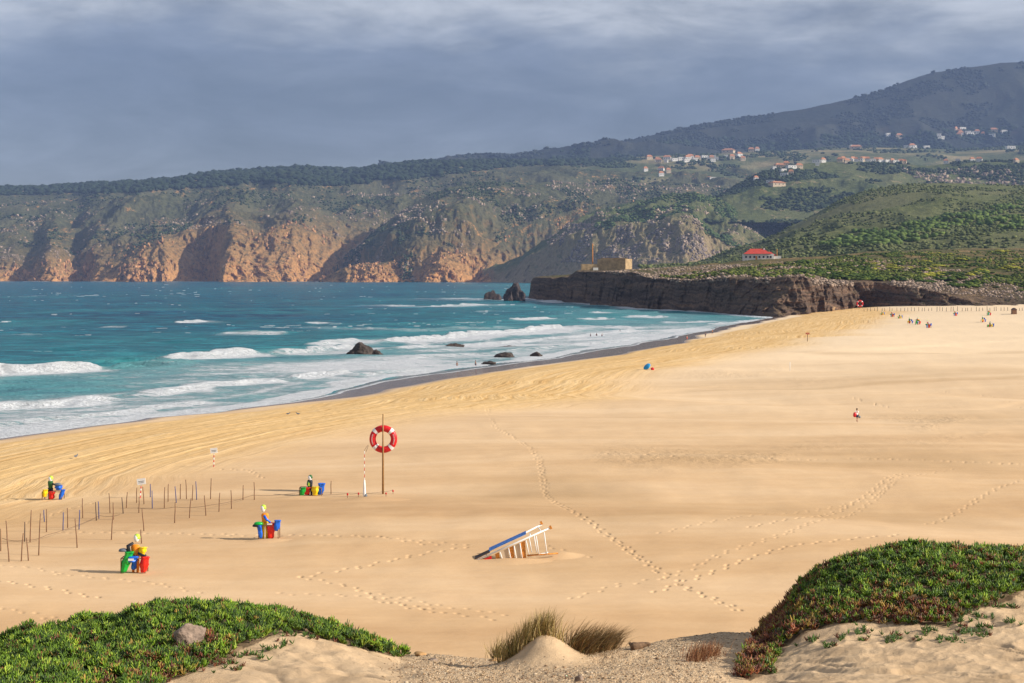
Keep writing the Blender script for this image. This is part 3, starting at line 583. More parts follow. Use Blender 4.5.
# ------------------------------------------------------------------ foliage clumps
def ico():
    t = (1+5**.5)/2; v = np.array([(-1, t, 0), (1, t, 0), (-1, -t, 0), (1, -t, 0), (0, -1, t), (0, 1, t), (0, -1, -t), (0, 1, -t), (t, 0, -1), (t, 0, 1), (-t, 0, -1), (-t, 0, 1)], float)
    v /= np.linalg.norm(v[0])
    f = np.array([(0, 11, 5), (0, 5, 1), (0, 1, 7), (0, 7, 10), (0, 10, 11), (1, 5, 9), (5, 11, 4), (11, 10, 2), (10, 7, 6), (7, 1, 8), (3, 9, 4), (3, 4, 2), (3, 2, 6), (3, 6, 8), (3, 8, 9), (4, 9, 5), (2, 4, 11), (6, 2, 10), (8, 6, 7), (9, 8, 1)])
    return v, f
IV, IF = ico()
def clump_mesh(name, pos, size, cols, flat=.75, jit=.35, r=rng):
    """one mesh of many small jittered clumps"""
    n = len(pos); V = IV[None]*(1+jit*r.uniform(-1, 1, (n, 12, 1)))*size[:, None, None]; V[..., 2] *= flat
    V = V+pos[:, None, :]; Fa = IF[None]+12*np.arange(n)[:, None, None]
    return np_mesh(name, V.reshape(-1, 3), Fa.reshape(-1, 3), cols={'col': np.repeat(cols, 12, 0)})
BXV = np.array([(x, y, z) for z in (-1, 1) for x, y in ((-1, -1), (1, -1), (1, 1), (-1, 1))], float)*.6
BXF = np.array([(0, 3, 2, 1), (4, 5, 6, 7), (0, 1, 5, 4), (1, 2, 6, 5), (2, 3, 7, 6), (3, 0, 4, 7)])
def slab_mesh(name, pos, size, cols, tall, g):
    n = len(pos); V = BXV[None]*(1+.45*g.uniform(-1, 1, (n, 8, 3))); V = V*(size[:, None]*np.stack([g.uniform(.5, 1.4, n), g.uniform(.5, 1.2, n), tall*g.uniform(.5, 1.5, n)], -1))[:, None, :]
    a = g.uniform(0, 6.28, n); b = g.normal(0, .3, n); ca, sa, cb_, sb = np.cos(a), np.sin(a), np.cos(b), np.sin(b)
    x, y, z = V[..., 0], V[..., 1], V[..., 2]; x, z = x*cb_[:, None]+z*sb[:, None], z*cb_[:, None]-x*sb[:, None]
    x, y = x*ca[:, None]-y*sa[:, None], x*sa[:, None]+y*ca[:, None]
    V = np.stack([x, y, z], -1)+pos[:, None, :]; Fa = BXF[None]+8*np.arange(n)[:, None, None]
    return np_mesh(name, V.reshape(-1, 3), Fa.reshape(-1, 4), cols={'col': np.repeat(cols, 8, 0)})
def scatter(layer, n, region, mask=None, seed=0):
    P, Q, X, Y, Z = LAY[layer]; r = np.random.default_rng(seed)
    ok = inpoly(P, Q, region) if region else np.ones(P.shape, bool)
    if mask is not None: ok &= mask(P, Q, X, Y, Z)
    idx = np.flatnonzero(ok)
    if not len(idx): return np.zeros((0, 3))
    w = np.gradient(X, axis=1).flat[idx]**1; k = r.choice(idx, min(n, len(idx)), replace=False)
    return np.stack([X.flat[k], Y.flat[k], Z.flat[k]], -1)
def woods(name, layer, n, region, size, c0, c1, seed, mask=None, lab='wood'):
    p = scatter(layer, n, region, mask, seed); r = np.random.default_rng(seed)
    if not len(p): return
    s = r.uniform(size[0], size[1], len(p))*r.uniform(.6, 1.2, len(p)); p = p.copy(); p[:, 2] += s*.35
    c = np.array(c0)+(np.array(c1)-np.array(c0))*r.uniform(0, 1, (len(p), 1))
    o = link(name, clump_mesh(name, p, s, c, r=r), M['clump'], smooth=False)
    return o
def nmask(L, th, seed): return lambda P, Q, X, Y, Z: vnoise(X/L, Y/L, seed=seed)+.4*vnoise(X/L*3, Y/L*3, seed=seed+1) > th
dk = (.026, .042, .022); md = (.075, .10, .042)
def st(o, label, cat='woodland'): return tag(o, label, cat, kind='stuff') if o else None
st(woods('distant_woodland', 'cliff_coast', 9000, [(-300, 150), (-300, 200), (0, 196), (150, 192), (250, 184), (340, 186), (420, 178), (520, 166), (640, 165), (640, 140)], (9, 17), dk, (.035, .05, .025), 11), 'dark woods along the skyline above the left sea cliffs')
st(woods('distant_scrub', 'cliff_coast', 8000, [(-300, 190), (-300, 262), (120, 255), (200, 225), (330, 222), (420, 200), (600, 175), (640, 150)], (2.5, 7), dk, md, 12, nmask(180, .1, 5)), 'patchy scrub on the slope behind the orange sea cliffs', 'scrub')
st(woods('distant_scrub', 'rocky_spur', 5000, None, (2.2, 6), dk, md, 13, nmask(120, .15, 6)), 'patchy scrub on the middle rocky spur', 'scrub')
st(woods('distant_woodland', 'mountain', 9000, [(540, 170), (560, 152), (700, 140), (1200, 120), (1200, 190), (540, 190)], (9, 18), dk, (.035, .05, .025), 14, nmask(300, -.1, 7)), 'dark woods along the foot of the mountain')
st(woods('distant_scrub', 'mountain', 9000, [(380, 40), (1200, 40), (1200, 150), (380, 175)], (5, 13), (.020, .030, .026), (.05, .06, .045), 24, nmask(260, .05, 17)), 'dusky scrub on the upper slopes of the mountain', 'scrub')
st(woods('distant_woodland', 'village_plateau', 7000, None, (4.5, 10), dk, md, 15, nmask(160, .3, 8)), 'groves among the pale fields of the village plateau')
st(woods('distant_woodland', 'wooded_hill', 9000, None, (3, 8), dk, (.07, .09, .04), 16, nmask(110, .0, 9)), 'dark wooded hill just below the village')
st(woods('distant_scrub', 'valley_spur', 7000, [(560, 190), (860, 190), (860, 260), (740, 250), (700, 232), (600, 232)], (2.2, 5.5), (.04, .07, .028), (.11, .15, .05), 17, nmask(90, .1, 10)), 'green scrub on the slopes around the dark crag', 'scrub')
st(woods('hillside_scrub', 'green_hill', 20000, None, (1.0, 3.0), (.055, .075, .03), (.17, .185, .07), 18, nmask(60, -.1, 11)), 'low green scrub covering the rounded hill on the right', 'scrub')
st(woods('hillside_woodland', 'green_hill', 7500, [(820, 246), (850, 232), (900, 226), (960, 212), (1030, 200), (1300, 200), (1300, 232), (1030, 228), (960, 232), (900, 244), (860, 248)], (2.2, 4.6), (.06, .10, .028), (.15, .20, .05), 19, nmask(45, -.1, 12)), 'bright green pine woods across the rounded hill')

def crags(layer, n, region, size, c0, c1, seed, label, mask=None, tall=1.0):
    p = scatter(layer, n, region, mask, seed); g = np.random.default_rng(seed)
    if not len(p): return
    s = size[0]+(size[1]-size[0])*g.uniform(0, 1, len(p))**2.5
    c = np.array(c0)+(np.array(c1)-np.array(c0))*g.uniform(0, 1, (len(p), 1))
    tag(link('rock_outcrops', slab_mesh('rock_outcrops', p, s, c, tall, g), M['clump'], smooth=False), label, 'rocks', kind='stuff')
gr0, gr1 = (.20, .15, .12), (.46, .35, .26); or0, or1 = (.22, .11, .06), (.68, .36, .16)
CL = [(-400, 290), (-400, 262), (0, 268), (60, 256), (95, 246), (130, 248), (170, 234), (200, 226), (262, 228), (290, 220), (330, 232), (345, 290)]
crags('cliff_coast', 2600, CL, (1.2, 7), or0, or1, 91, 'orange crags and ledges of the left sea cliffs', nmask(90, .0, 21), 1.9)
crags('cliff_coast', 3600, [(-300, 200), (0, 200), (130, 205), (250, 196), (420, 182), (470, 175), (420, 215), (345, 238), (290, 222), (200, 228), (60, 262), (-300, 262)], (1.5, 7), gr0, gr1, 92, 'pale granite outcrops dotting the scrub slope above the left sea cliffs', nmask(80, .2, 22))
crags('rocky_spur', 3600, None, (1.5, 7.5), gr0, gr1, 93, 'pale boulder fields on the upper part of the middle spur', nmask(90, .08, 23))
crags('lower_spur', 2200, None, (1.2, 5.5), or0, or1, 94, 'orange crags on the low spur above the sea', nmask(60, .05, 24), 1.6)
crags('valley_spur', 2200, [(560, 222), (600, 225), (720, 232), (740, 252), (690, 262), (560, 262)], (2, 6), (.14, .12, .12), (.42, .32, .24), 95, 'grey and tan rocks on the dark ravine wall', nmask(50, .1, 25))
crags('valley_spur', 1500, [(540, 240), (600, 210), (660, 205), (720, 205), (800, 225), (800, 250), (740, 235), (640, 222), (560, 250)], (2, 6), gr0, gr1, 96, 'scattered pale rocks around the dark crag', nmask(60, .25, 26))
crags('wooded_hill', 1600, [(900, 170), (1000, 168), (1100, 175), (1100, 200), (960, 200)], (3, 9), gr0, gr1, 97, 'pale rocks on the right flank of the wooded hill', nmask(60, .0, 27))

# ------------------------------------------------------------------ plateau shrubs, rubble
def shrub_mesh(name, r, seed, c0, c1):
    g = np.random.default_rng(seed); n = 46
    th = g.uniform(0, 2*np.pi, n); rr = r*np.sqrt(g.uniform(0, 1, n)); hh = r*.55*(1-(rr/r)**2)*g.uniform(.5, 1.15, n)+.1
    pos = np.stack([rr*np.cos(th)*g.uniform(.8, 1.3), rr*np.sin(th), hh], -1)
    c = np.array(c0)+(np.array(c1)-np.array(c0))*g.uniform(0, 1, (n, 1))*g.uniform(.6, 1, (n, 1))
    return clump_mesh(name, pos, g.uniform(.16, .34, n)*r, c, .8, .4, g)
SHR = [shrub_mesh('shrub', 3.2, i, *cc) for i, cc in enumerate([((.025, .05, .01), (.09, .125, .025)), ((.04, .07, .012), (.18, .21, .04)), ((.16, .17, .02), (.44, .40, .06)), ((.02, .035, .012), (.06, .085, .03))])]
for s in SHR: s.materials.append(M['clump'])
SPOTS = [('wooded', None)]
r3 = random.Random(3)
def shrub(c, k, sc, label):
    o = bpy.data.objects.new('shrub', SHR[k]); COL.objects.link(o); o.location = c; s = sc
    o.scale = (s*r3.uniform(.9, 1.6), s, s*r3.uniform(.45, .75)); o.rotation_euler = (0, 0, r3.uniform(0, 6.28))
    return tag(o, label, 'shrub', 'shrubs scattered over the headland top')
kinds = ['dark green shrub among the crowd of shrubs on the headland top', 'mid green shrub among the crowd of shrubs on the headland top', 'bright yellow-green shrub among the crowd of shrubs on the headland top', 'small dusky shrub among the crowd of shrubs on the headland top']
reg = [(655, 277), (740, 268), (800, 262), (870, 254), (950, 251), (1060, 250), (1060, 294), (950, 287), (895, 281), (815, 279), (724, 276), (690, 279)]
pp = scatter('headland_cliff', 4000, reg, nmask(26, .12, 14), 33)
cnt = 0
for c in pp:
    px_ = c[0]/c[1]*F+CX; py_ = HZ+(CAMZ-c[2])*F/c[1]
    k = 3 if px_ < 760 else (2 if (py_ < 276 and px_ > 870 and r3.random() < .55) else r3.choice([0, 0, 1, 1]))
    if px_ < 800 and r3.random() < .6: continue
    if cnt >= 290: break
    shrub(Vector(c), k, (.5 if px_ < 800 else 1.0)*r3.uniform(.5, 1.5), kinds[k]); cnt += 1
st(woods('headland_scrub', 'headland_cliff', 6500, reg, (.5, 1.5), (.03, .05, .012), (.17, .19, .04), 34, nmask(22, -.05, 15)), 'low heath filling the headland top between the shrubs', 'scrub')
p = scatter('headland_cliff', 6000, [(600, 272), (660, 268), (740, 264), (870, 258), (960, 270), (1040, 280), (1040, 300), (950, 294), (895, 286), (815, 286), (724, 281), (690, 284), (640, 277)], nmask(30, -.25, 16), 35)
g = np.random.default_rng(35); s = g.uniform(.35, 1.2, len(p)); cl = np.array([.37, .275, .21])*g.uniform(.6, 1.15, (len(p), 1))
tag(link('limestone_rubble', clump_mesh('limestone_rubble', p, s, cl, .7, .45, g), M['clump'], smooth=False), 'pale broken rocks strewn along the cliff rim', 'rubble', kind='stuff')

# ------------------------------------------------------------------ foreground dune
def interp(p, pts): return np.interp(p, [a for a, b in pts], [b for a, b in pts])
CREST = [(-400, 640), (-150, 656), (0, 650), (24, 637), (60, 633), (80, 630), (112, 624), (152, 612), (188, 608), (224, 611), (280, 618), (320, 628), (360, 641), (400, 657), (430, 657), (470, 661), (520, 662), (600, 652), (640, 648), (680, 640), (720, 633), (750, 633), (765, 628), (782, 611), (801, 588), (817, 576), (839, 565), (864, 558), (902, 551), (931, 549), (965, 553), (1024, 557), (1200, 568), (1500, 590)]
YC = [(-400, 17), (400, 17), (520, 17.2), (750, 19.5), (820, 19.5), (1024, 19), (1500, 18)]
def plane(Y): return 18.2-(Y-13)*.19
def dune_h(X, Y, detail=True):
    px = X/Y*F+CX
    pxc = X/np.maximum(Y, 11)*F+CX
    pxc = np.where(Y < 11, X/11*F+CX, pxc)
    yc = interp(pxc, YC); cp = interp(pxc, CREST)
    zc = CAMZ-(cp-HZ)/F*yc; bump = zc-plane(yc)
    w = np.where(pxc > 700, 3.3, 2.7)
    s = (Y-yc)
    H = plane(np.minimum(Y, yc+30))+bump*np.exp(-(s/w)**2)*np.where(s > 0, 1, 1)
    over = np.clip(s, 0, None)
    H = H-.42*over*sstep(0, 2.5, over)
    # small sand mound with the grass
    mx = W(545, 650, Y=16).x
    H = H+.36*np.exp(-((X-mx)/.36)**2-((Y-15.9)/.55)**2)+.12*np.exp(-((X-mx-.8)/.5)**2-((Y-16.2)/.5)**2)
    # the bare flank of the right dune, hollowed where the wind scours it
    H = H-.14*np.exp(-((px-760)/60)**2)*np.exp(-((Y-13.6)/1.3)**2)
    if detail:
        H = H+.035*fbm(X/.9, Y/.9, o=4, seed=131)
        bare = 1-.6*sstep(400, 430, px)*sstep(745, 700, px)
        rp = np.abs(vnoise((X*.55+Y*.8)/.16+1.2*vnoise(X/.5, Y/.5, seed=133), X/.9, seed=132))
        H = H+bare*.040*(rp-.5)+.026*bare*sstep(700, 780, px)*fbm(X/.32, Y/.22, o=3, seed=136, ridge=True)
        H = H+.05*np.exp(-((px-330)/90)**2)*fbm(X/.35, Y/.5, o=3, seed=134)*(Y < yc)
    H = np.maximum(H, 1.2)
    return H
LVEG = [(-300, 800), (-300, 655), (-30, 651), (0, 649), (24, 636), (60, 632), (112, 617), (152, 604), (188, 600), (224, 603), (280, 610), (320, 621), (360, 635), (410, 658), (395, 659), (350, 648), (300, 635), (272, 637), (258, 645), (240, 652), (232, 660), (215, 664), (196, 674), (168, 684), (150, 700), (140, 800)]
RVEG = [(733, 676), (745, 655), (760, 634), (782, 602), (801, 575), (817, 562), (839, 551), (864, 545), (902, 538), (931, 536), (965, 540), (1024, 545), (1200, 556), (1600, 580), (1600, 640), (1200, 600), (1024, 592), (1010, 603), (975, 612), (945, 628), (900, 627), (860, 624), (830, 628), (800, 636), (782, 655), (765, 676), (750, 683)]
def veg_cover(X, Y, Z):
    px = X/Y*F+CX; py = HZ+(CAMZ-Z)*F/Y; yc = interp(px, YC)
    L = inpoly(px, py+2, LVEG); Rr = inpoly(px, py+2, RVEG)
    behind = (Y > yc-.3) & (Y < yc+1.6)
    L |= behind & (px < 395); Rr |= behind & (px > 775)
    return L & (Y > 8), Rr & (Y > 8)
def dune():
    du = 1.0/F; u = np.concatenate([np.arange(-1.3, -.45, 4*du), np.arange(-.45, .45, du), np.arange(.45, 1.3, 4*du)])
    Yr = np.concatenate([np.arange(1.2, 10, .4), np.arange(10, 21.5, .035), np.arange(21.5, 60, .7)])
    U, Y = np.meshgrid(u, Yr); X = U*Y; H = dune_h(X, Y)
    px = U*F+CX
    grav = sstep(385, 430, px+20*vnoise(X/.4, Y/.4, seed=141))*sstep(775, 735, px+25*vnoise(X/.5, Y/.5, seed=142)+np.interp(Y, [12, 14, 19], [60, 30, -5]))
    mx = W(545, 650, Y=16).x
    grav *= 1-np.exp(-((X-mx)/.45)**4-((Y-15.8)/.75)**4)
    L, Rr = veg_cover(X, Y, H); hum = np.where(L | Rr, .75, 0)*(.6+.4*(vnoise(X/.12, Y/.12, seed=143) > -.4))
    H = H+.012*grav*vnoise(X/.04, Y/.04, seed=144)
    V = np.stack([X, Y, H], -1).reshape(-1, 3)
    me = np_mesh('sand_dune', V, grid_faces(len(Yr), len(u)), {'gravel': grav, 'humus': hum})
    tag(link('sand_dune', me, M['dune']), kind='structure')
dune()
def dz(x, y): return float(dune_h(np.array([x]), np.array([y]))[0])
def on_dune(px, py):
    """where the sight line through a pixel meets the dune"""
    Y = np.arange(11.5, 21, .01); X = (px-CX)/F*Y; H = dune_h(X, Y); ray = CAMZ-(py-HZ)/F*Y
    k = np.flatnonzero(H >= ray-.002); i = k[0] if len(k) else int(np.argmin(ray-H))
    return Vector((X[i], Y[i], H[i]))

# ---- ice plant mats: thousands of three-sided fleshy leaves
def leaves(P, D, Ln, Wd, bend):
    """P base, D unit direction, Ln length, Wd width, bend: upward curl -> 3-sided spindles"""
    n = len(P); up = np.array([0, 0, 1.]); a = np.cross(D, up); a /= np.linalg.norm(a, axis=1, keepdims=True)+1e-6; b = np.cross(a, D)
    rings = []
    for t, w in ((0, .7), (.45, 1.0), (.85, .6)):
        c = P+D*(Ln*t)[:, None]+up*(bend*Ln*t*t)[:, None]
        for k in range(3):
            th = 2*np.pi*k/3+.5; rings.append(c+(a*math.cos(th)+b*math.sin(th))*(Wd*w*.5)[:, None])
    rings.append(P+D*Ln[:, None]+up*(bend*Ln)[:, None])
    V = np.stack(rings, 1)                                        # n,10,3
    T = []
    for s in (0, 3):
        for k in range(3):
            i, j = s+k, s+(k+1) % 3; T += [(i, j, j+3), (i, j+3, i+3)]
    for k in range(3): T.append((6+k, 6+(k+1) % 3, 9))
    T = np.array(T); Fa = T[None]+10*np.arange(n)[:, None, None]
    return V.reshape(-1, 3), Fa.reshape(-1, 3)
def ice_plant(which, xr, yr, dens, seed, label, redder):
    g = np.random.default_rng(seed); n = int((xr[1]-xr[0])*(yr[1]-yr[0])*dens)
    X = g.uniform(*xr, n); Y = g.uniform(*yr, n); Z = dune_h(X, Y)
    k = veg_cover(X, Y, Z)[which] & (vnoise(X/.16, Y/.16, seed=seed+5)+.5*vnoise(X/.06, Y/.06, seed=seed+6) > -.72)
    # gaps near the lower edge
    X, Y, Z = X[k], Y[k], Z[k]; n = len(X); px = X/Y*F+CX; py = HZ+(CAMZ-Z)*F/Y
    lump = .5+.5*fbm(X/.35, Y/.35, o=3, seed=seed+1); l2 = vnoise(X/.10, Y/.10, seed=seed+2)+.4*vnoise(X/.04, Y/.04, seed=seed+4); hgt = .005+.10*lump*lump+.05*l2+.02*vnoise(X/.22, Y/.22, seed=seed+3)
    red = redder(px, py, X, Y)
    NL = 7; S = g.uniform(.7, 1.25, n)
    up = g.uniform(.15, 1.25, (n, NL)); th = g.uniform(0, 2*np.pi, (n, 1))+np.arange(NL)*2*np.pi*.382+g.uniform(-.3, .3, (n, NL))
    D = np.stack([np.cos(th)*np.cos(up), np.sin(th)*np.cos(up), np.sin(up)], -1)
    base = np.stack([X, Y, Z+hgt], -1)[:, None, :]+D*.004+np.array([0, 0, 1.])*(np.arange(NL)*.004)[None, :, None]
    Ln = (.048*S)[:, None]*g.uniform(.7, 1.3, (n, NL)); Wd = np.full((n, NL), .015)*g.uniform(.8, 1.2, (n, NL))
    G = np.array([[.125, .21, .014], [.06, .115, .012], [.27, .35, .035], [.03, .055, .012]]); Rd = np.array([[.22, .07, .03], [.13, .045, .025], [.30, .19, .04]])
    cs = G[g.choice(4, n, p=[.4, .3, .15, .15])]; rs = Rd[g.choice(3, n)]
    isr = (g.uniform(0, 1, n) < red)[:, None]; c = np.where(isr, rs, cs)*g.uniform(.7, 1.3, (n, 1))*(1+.35*np.clip(l2, -1, 1)[:, None])
    c = np.repeat(c[:, None, :], NL, 1)*g.uniform(.85, 1.15, (n, NL, 1))
    V, Fa = leaves(base.reshape(-1, 3), D.reshape(-1, 3), Ln.ravel(), Wd.ravel(), g.uniform(.1, .5, n*NL))
    me = np_mesh('ice_plant_mat', V, Fa, cols={'col': np.repeat(c.reshape(-1, 3), 10, 0)})
    tag(link('ice_plant_mat', me, M['leaf'], smooth=False), label, 'ground cover', kind='stuff')
ice_plant(0, (-10, -1.2), (11., 18.7), 620, 51, 'green ice plant mat spilling over the dune at the lower left, around the rock',
          lambda px, py, X, Y: 0.05+.3*sstep(.3, .7, vnoise(X/.45, Y/.45, seed=52))*sstep(645, 675, py)+.5*np.exp(-((px-200)/28)**2-((py-650)/16)**2))
ice_plant(1, (2.2, 12.5), (11.5, 21), 560, 53, 'green ice plant mat with reddish edges on the dune at the lower right',
          lambda px, py, X, Y: .08+.55*sstep(594, 626, py+10*vnoise(X/.3, Y/.3, seed=54)-.05*(px-860))*sstep(740, 800, px)+.85*np.exp(-((px-(1060-.47*py))/14)**2)+.35*sstep(.2, .5, vnoise(X/.5, Y/.5, seed=55)))
# loose sprigs at the edges
def sprigs(spots, seed, label):
    g = np.random.default_rng(seed); VV = []; FF = []; CC = []; b = 0
    for (px, py, rad, n) in spots:
        c = on_dune(px, py)
        x = c.x+g.normal(0, rad, n); y = c.y+g.normal(0, rad, n); z = dune_h(x, y)+.006
        NL = 6; th = g.uniform(0, 6.28, (n, NL)); up = g.uniform(.3, 1.2, (n, NL)); D = np.stack([np.cos(th)*np.cos(up), np.sin(th)*np.cos(up), np.sin(up)], -1)
        base = np.repeat(np.stack([x, y, z], -1)[:, None, :], NL, 1).reshape(-1, 3)
        V, Fa = leaves(base, D.reshape(-1, 3), g.uniform(.025, .06, n*NL), np.full(n*NL, .0115), g.uniform(0, .4, n*NL))
        VV.append(V); FF.append(Fa+b); b += len(V)
        c_ = np.where(g.uniform(0, 1, (n, 1)) < .25, [[.17, .06, .03]], [[.085, .16, .025]])*g.uniform(.7, 1.2, (n, 1)); CC.append(np.repeat(np.repeat(c_, NL, 0), 10, 0))
    me = np_mesh('ice_plant_sprigs', np.concatenate(VV), np.concatenate(FF), cols={'col': np.concatenate(CC)})
    tag(link('ice_plant_sprigs', me, M['leaf'], smooth=False), label, 'ground cover', kind='stuff')
sprigs([(224, 664, .07, 22), (240, 657, .05, 8), (252, 655, .04, 6), (268, 650, .05, 8), (285, 645, .05, 8), (310, 637, .06, 10), (330, 640, .06, 8), (185, 672, .12, 20), (160, 680, .1, 20), (288, 635, .06, 8), (262, 659, .04, 4), (380, 652, .05, 8), (200, 662, .08, 14), (175, 668, .08, 14), (235, 671, .03, 4)], 61, 'loose green sprigs on bare sand below the left ice plant mat')
sprigs([(868, 633, .1, 18), (893, 640, .05, 14), (896, 636, .04, 8), (928, 631, .08, 12), (948, 640, .07, 20), (965, 632, .06, 14), (988, 628, .06, 14), (1010, 622, .05, 8), (982, 618, .05, 14), (960, 623, .08, 20), (815, 640, .06, 12), (828, 646, .05, 10), (918, 638, .03, 4), (840, 640, .05, 8), (863, 641, .03, 4), (740, 676, .05, 10), (770, 672, .05, 12), (1015, 608, .05, 10), (995, 606, .06, 14), (972, 608, .07, 18), (985, 636, .05, 8)], 62, 'loose sprigs on rippled sand below the right ice plant mat')

# ---- gravel
def pebbles():
    g = np.random.default_rng(71); n = 9000; px = g.uniform(372, 800, n); Y = g.uniform(12.4, 20, n); X = (px-CX)/F*Y; Z = dune_h(X, Y)
    mx = W(545, 650, Y=16).x
    e = sstep(372, 420, px)*sstep(800-np.interp(Y, [12, 14, 19], [70, 55, 30]), 690, px)*(1-np.exp(-((X-mx)/.45)**4-((Y-15.8)/.75)**4))*(Y < interp(px, YC)+.8)
    k = g.uniform(0, 1, n) < e; p = np.stack([X, Y, Z+.002], -1)[k]; s = g.uniform(.004, .012, len(p))*np.where(g.uniform(0, 1, len(p)) < .04, 2.1, 1)
    c = np.array([[.34, .215, .12], [.48, .34, .20], [.20, .125, .075], [.56, .43, .29]])[g.choice(4, len(p))]*g.uniform(.8, 1.15, (len(p), 1))
    tag(link('gravel', clump_mesh('gravel', p, s, c, .7, .3, g), M['pebble'], smooth=False), 'small stones littering the sandy path between the dunes', 'gravel', kind='stuff')
pebbles()
def rock(name, c, size, m, seed, label, cat='rock', cut=.0, detail=3, group=None, rot=0, fac=(.5, .85), nz_=.13):
    g = np.random.default_rng(seed); v, f = IV.copy(), IF.copy()
    for _ in range(detail):
        mid = {}; nf = []; vl = list(map(tuple, v))
        def md_(a, b):
            k = (min(a, b), max(a, b))
            if k not in mid: p = (np.array(vl[a])+np.array(vl[b]))/2; p /= np.linalg.norm(p); vl.append(tuple(p)); mid[k] = len(vl)-1
            return mid[k]
        for a, b, c_ in f: x, y, z = md_(a, b), md_(b, c_), md_(c_, a); nf += [(a, x, z), (b, y, x), (c_, z, y), (x, y, z)]
        v = np.array(vl); f = np.array(nf)
    d = np.ones(len(v))
    for _ in range(9):                                            # chop flat facets
        nrm = g.normal(size=3); nrm /= np.linalg.norm(nrm); q = v@nrm; lim = g.uniform(*fac); d = np.where(q*d > lim, lim/np.maximum(q, 1e-3), d)
    d = d*(1+nz_*fbm(v[:, 0]*2, v[:, 1]*2, v[:, 2]*2+5, o=4, seed=seed))
    v = v*d[:, None]*np.array(size)*.5
    o = link(name, np_mesh(name, v, f), m, smooth=False); o.location = c; o.rotation_euler = (0, 0, rot)
    return tag(o, label, cat, group)
c = on_dune(190, 652); rock('rock', c+Vector((0, .06, .03)), (.46, .36, .56), M['stone'], 12, 'large pale weathered rock sticking out of the left ice plant mat', rot=.4, fac=(.3, .7), nz_=.10, detail=4)
c = on_dune(180, 657); rock('rock', c+Vector((0, 0, .03)), (.34, .26, .20), M['stone'], 15, 'low reddish stone buried at the foot of the large pale rock')
c = on_dune(496, 661); rock('stone', c+Vector((0, 0, .01)), (.20, .14, .08), M['ochre'], 6, 'flat ochre stone at the left foot of the grassy sand mound', 'stone')
c = on_dune(420, 655); rock('stone', c+Vector((0, 0, .01)), (.17, .14, .07), M['ochre'], 8, 'brown stone at the path edge just right of the left ice plant mat', 'stone')
c = on_dune(433, 660); rock('stone', c+Vector((0, 0, .0)), (.12, .10, .05), M['stone'], 9, 'small grey stone at the path edge, left of the sand mound', 'stone')
c = on_dune(579, 681); rock('stone', c+Vector((0, 0, .01)), (.09, .08, .10), M['stone'], 10, 'small pale-topped stone at the bottom of the gravel path', 'stone')
# driftwood
b = MB(); c = on_dune(640, 649); pts = [c+Vector((x, .02*math.sin(x*20), .045+.02*math.sin(x*9))) for x in np.linspace(-.12, .14, 9)]
b.tube(pts, [.05, .066, .062, .05, .045, .04, .03, .026, .012], 9); b.tube([pts[1], pts[1]+Vector((-.05, .03, .05))], [.03, .02], 7)
tag(b.build('driftwood', simple('driftwood', (.17, .10, .055), .85, .5, 20, .01), smooth=True), 'short dark driftwood log lying right of the grass tufts', 'driftwood')

# ---- grass tufts
def tuft(name, bases, n, Lr, lean, curl, cols, seed, label, wd=.006, spread=.5):
    g = np.random.default_rng(seed); VV = []; FF = []; CC = []; NS = 6
    bi = g.choice(len(bases), n, p=np.array([b_[3] for b_ in bases])/sum(b_[3] for b_ in bases))
    B = np.array([on_dune(b_[0], b_[1]) for b_ in bases]); rad = np.array([b_[2] for b_ in bases])
    x = B[bi, 0]+g.normal(0, 1, n)*rad[bi]; y = B[bi, 1]+g.normal(0, 1, n)*rad[bi]*.6; z = dune_h(x, y)-.01
    L = g.uniform(*Lr, n); az = g.uniform(0, 6.28, n); tilt = np.abs(g.normal(0, spread, n))
    D = np.stack([np.cos(az)*np.sin(tilt)+lean[0], np.sin(az)*np.sin(tilt)+lean[1], np.cos(tilt)], -1); D /= np.linalg.norm(D, axis=1, keepdims=True)
    cd = np.array(curl); cu = g.uniform(.4, 1.3, n)
    side = np.stack([-np.sin(az), np.cos(az)*.3, np.zeros(n)], -1); side /= np.linalg.norm(side, axis=1, keepdims=True)+1e-6
    V = []
    for k in range(NS+1):
        t = k/NS; c = np.stack([x, y, z], -1)+D*(L*t)[:, None]+cd[None]*(L*cu*t*t)[:, None]; w = wd*(1-t**1.5)+.0008
        V += [c-side*w/2, c+side*w/2]
    V = np.stack(V, 1); T = np.array([(2*k, 2*k+1, 2*k+3, 2*k+2) for k in range(NS)]); Fa = T[None]+(2*NS+2)*np.arange(n)[:, None, None]
    c = np.array(cols)[g.choice(len(cols), n)]*g.uniform(.7, 1.3, (n, 1))
    me = np_mesh(name, V.reshape(-1, 3), Fa.reshape(-1, 4), cols={'col': np.repeat(c, 2*NS+2, 0)})
    return tag(link(name, me, M['grass']), label, 'grass tuft')
straw = [(.42, .28, .11), (.58, .43, .20), (.20, .17, .05), (.34, .26, .09), (.13, .08, .03)]; brown = [(.14, .075, .03), (.22, .12, .045), (.08, .05, .025), (.30, .19, .08), (.12, .10, .035)]
tuft('grass_tuft', [(500, 655, .06, 1), (512, 648, .07, 1.6), (524, 640, .07, 2), (536, 635, .08, 2), (548, 632, .08, 1.6)], 1500, (.14, .40), (-.12, 0), (.28, 0, -.20), straw, 81, 'straw and green marram grass standing behind the left side of the sand mound', spread=.38)
tuft('grass_tuft', [(578, 637, .07, 2), (592, 638, .08, 2.6), (604, 642, .08, 2.4)], 1700, (.22, .48), (.22, 0), (.42, 0, -.36), brown, 82, 'drooping brown marram grass to the right of the sand mound', spread=.45)
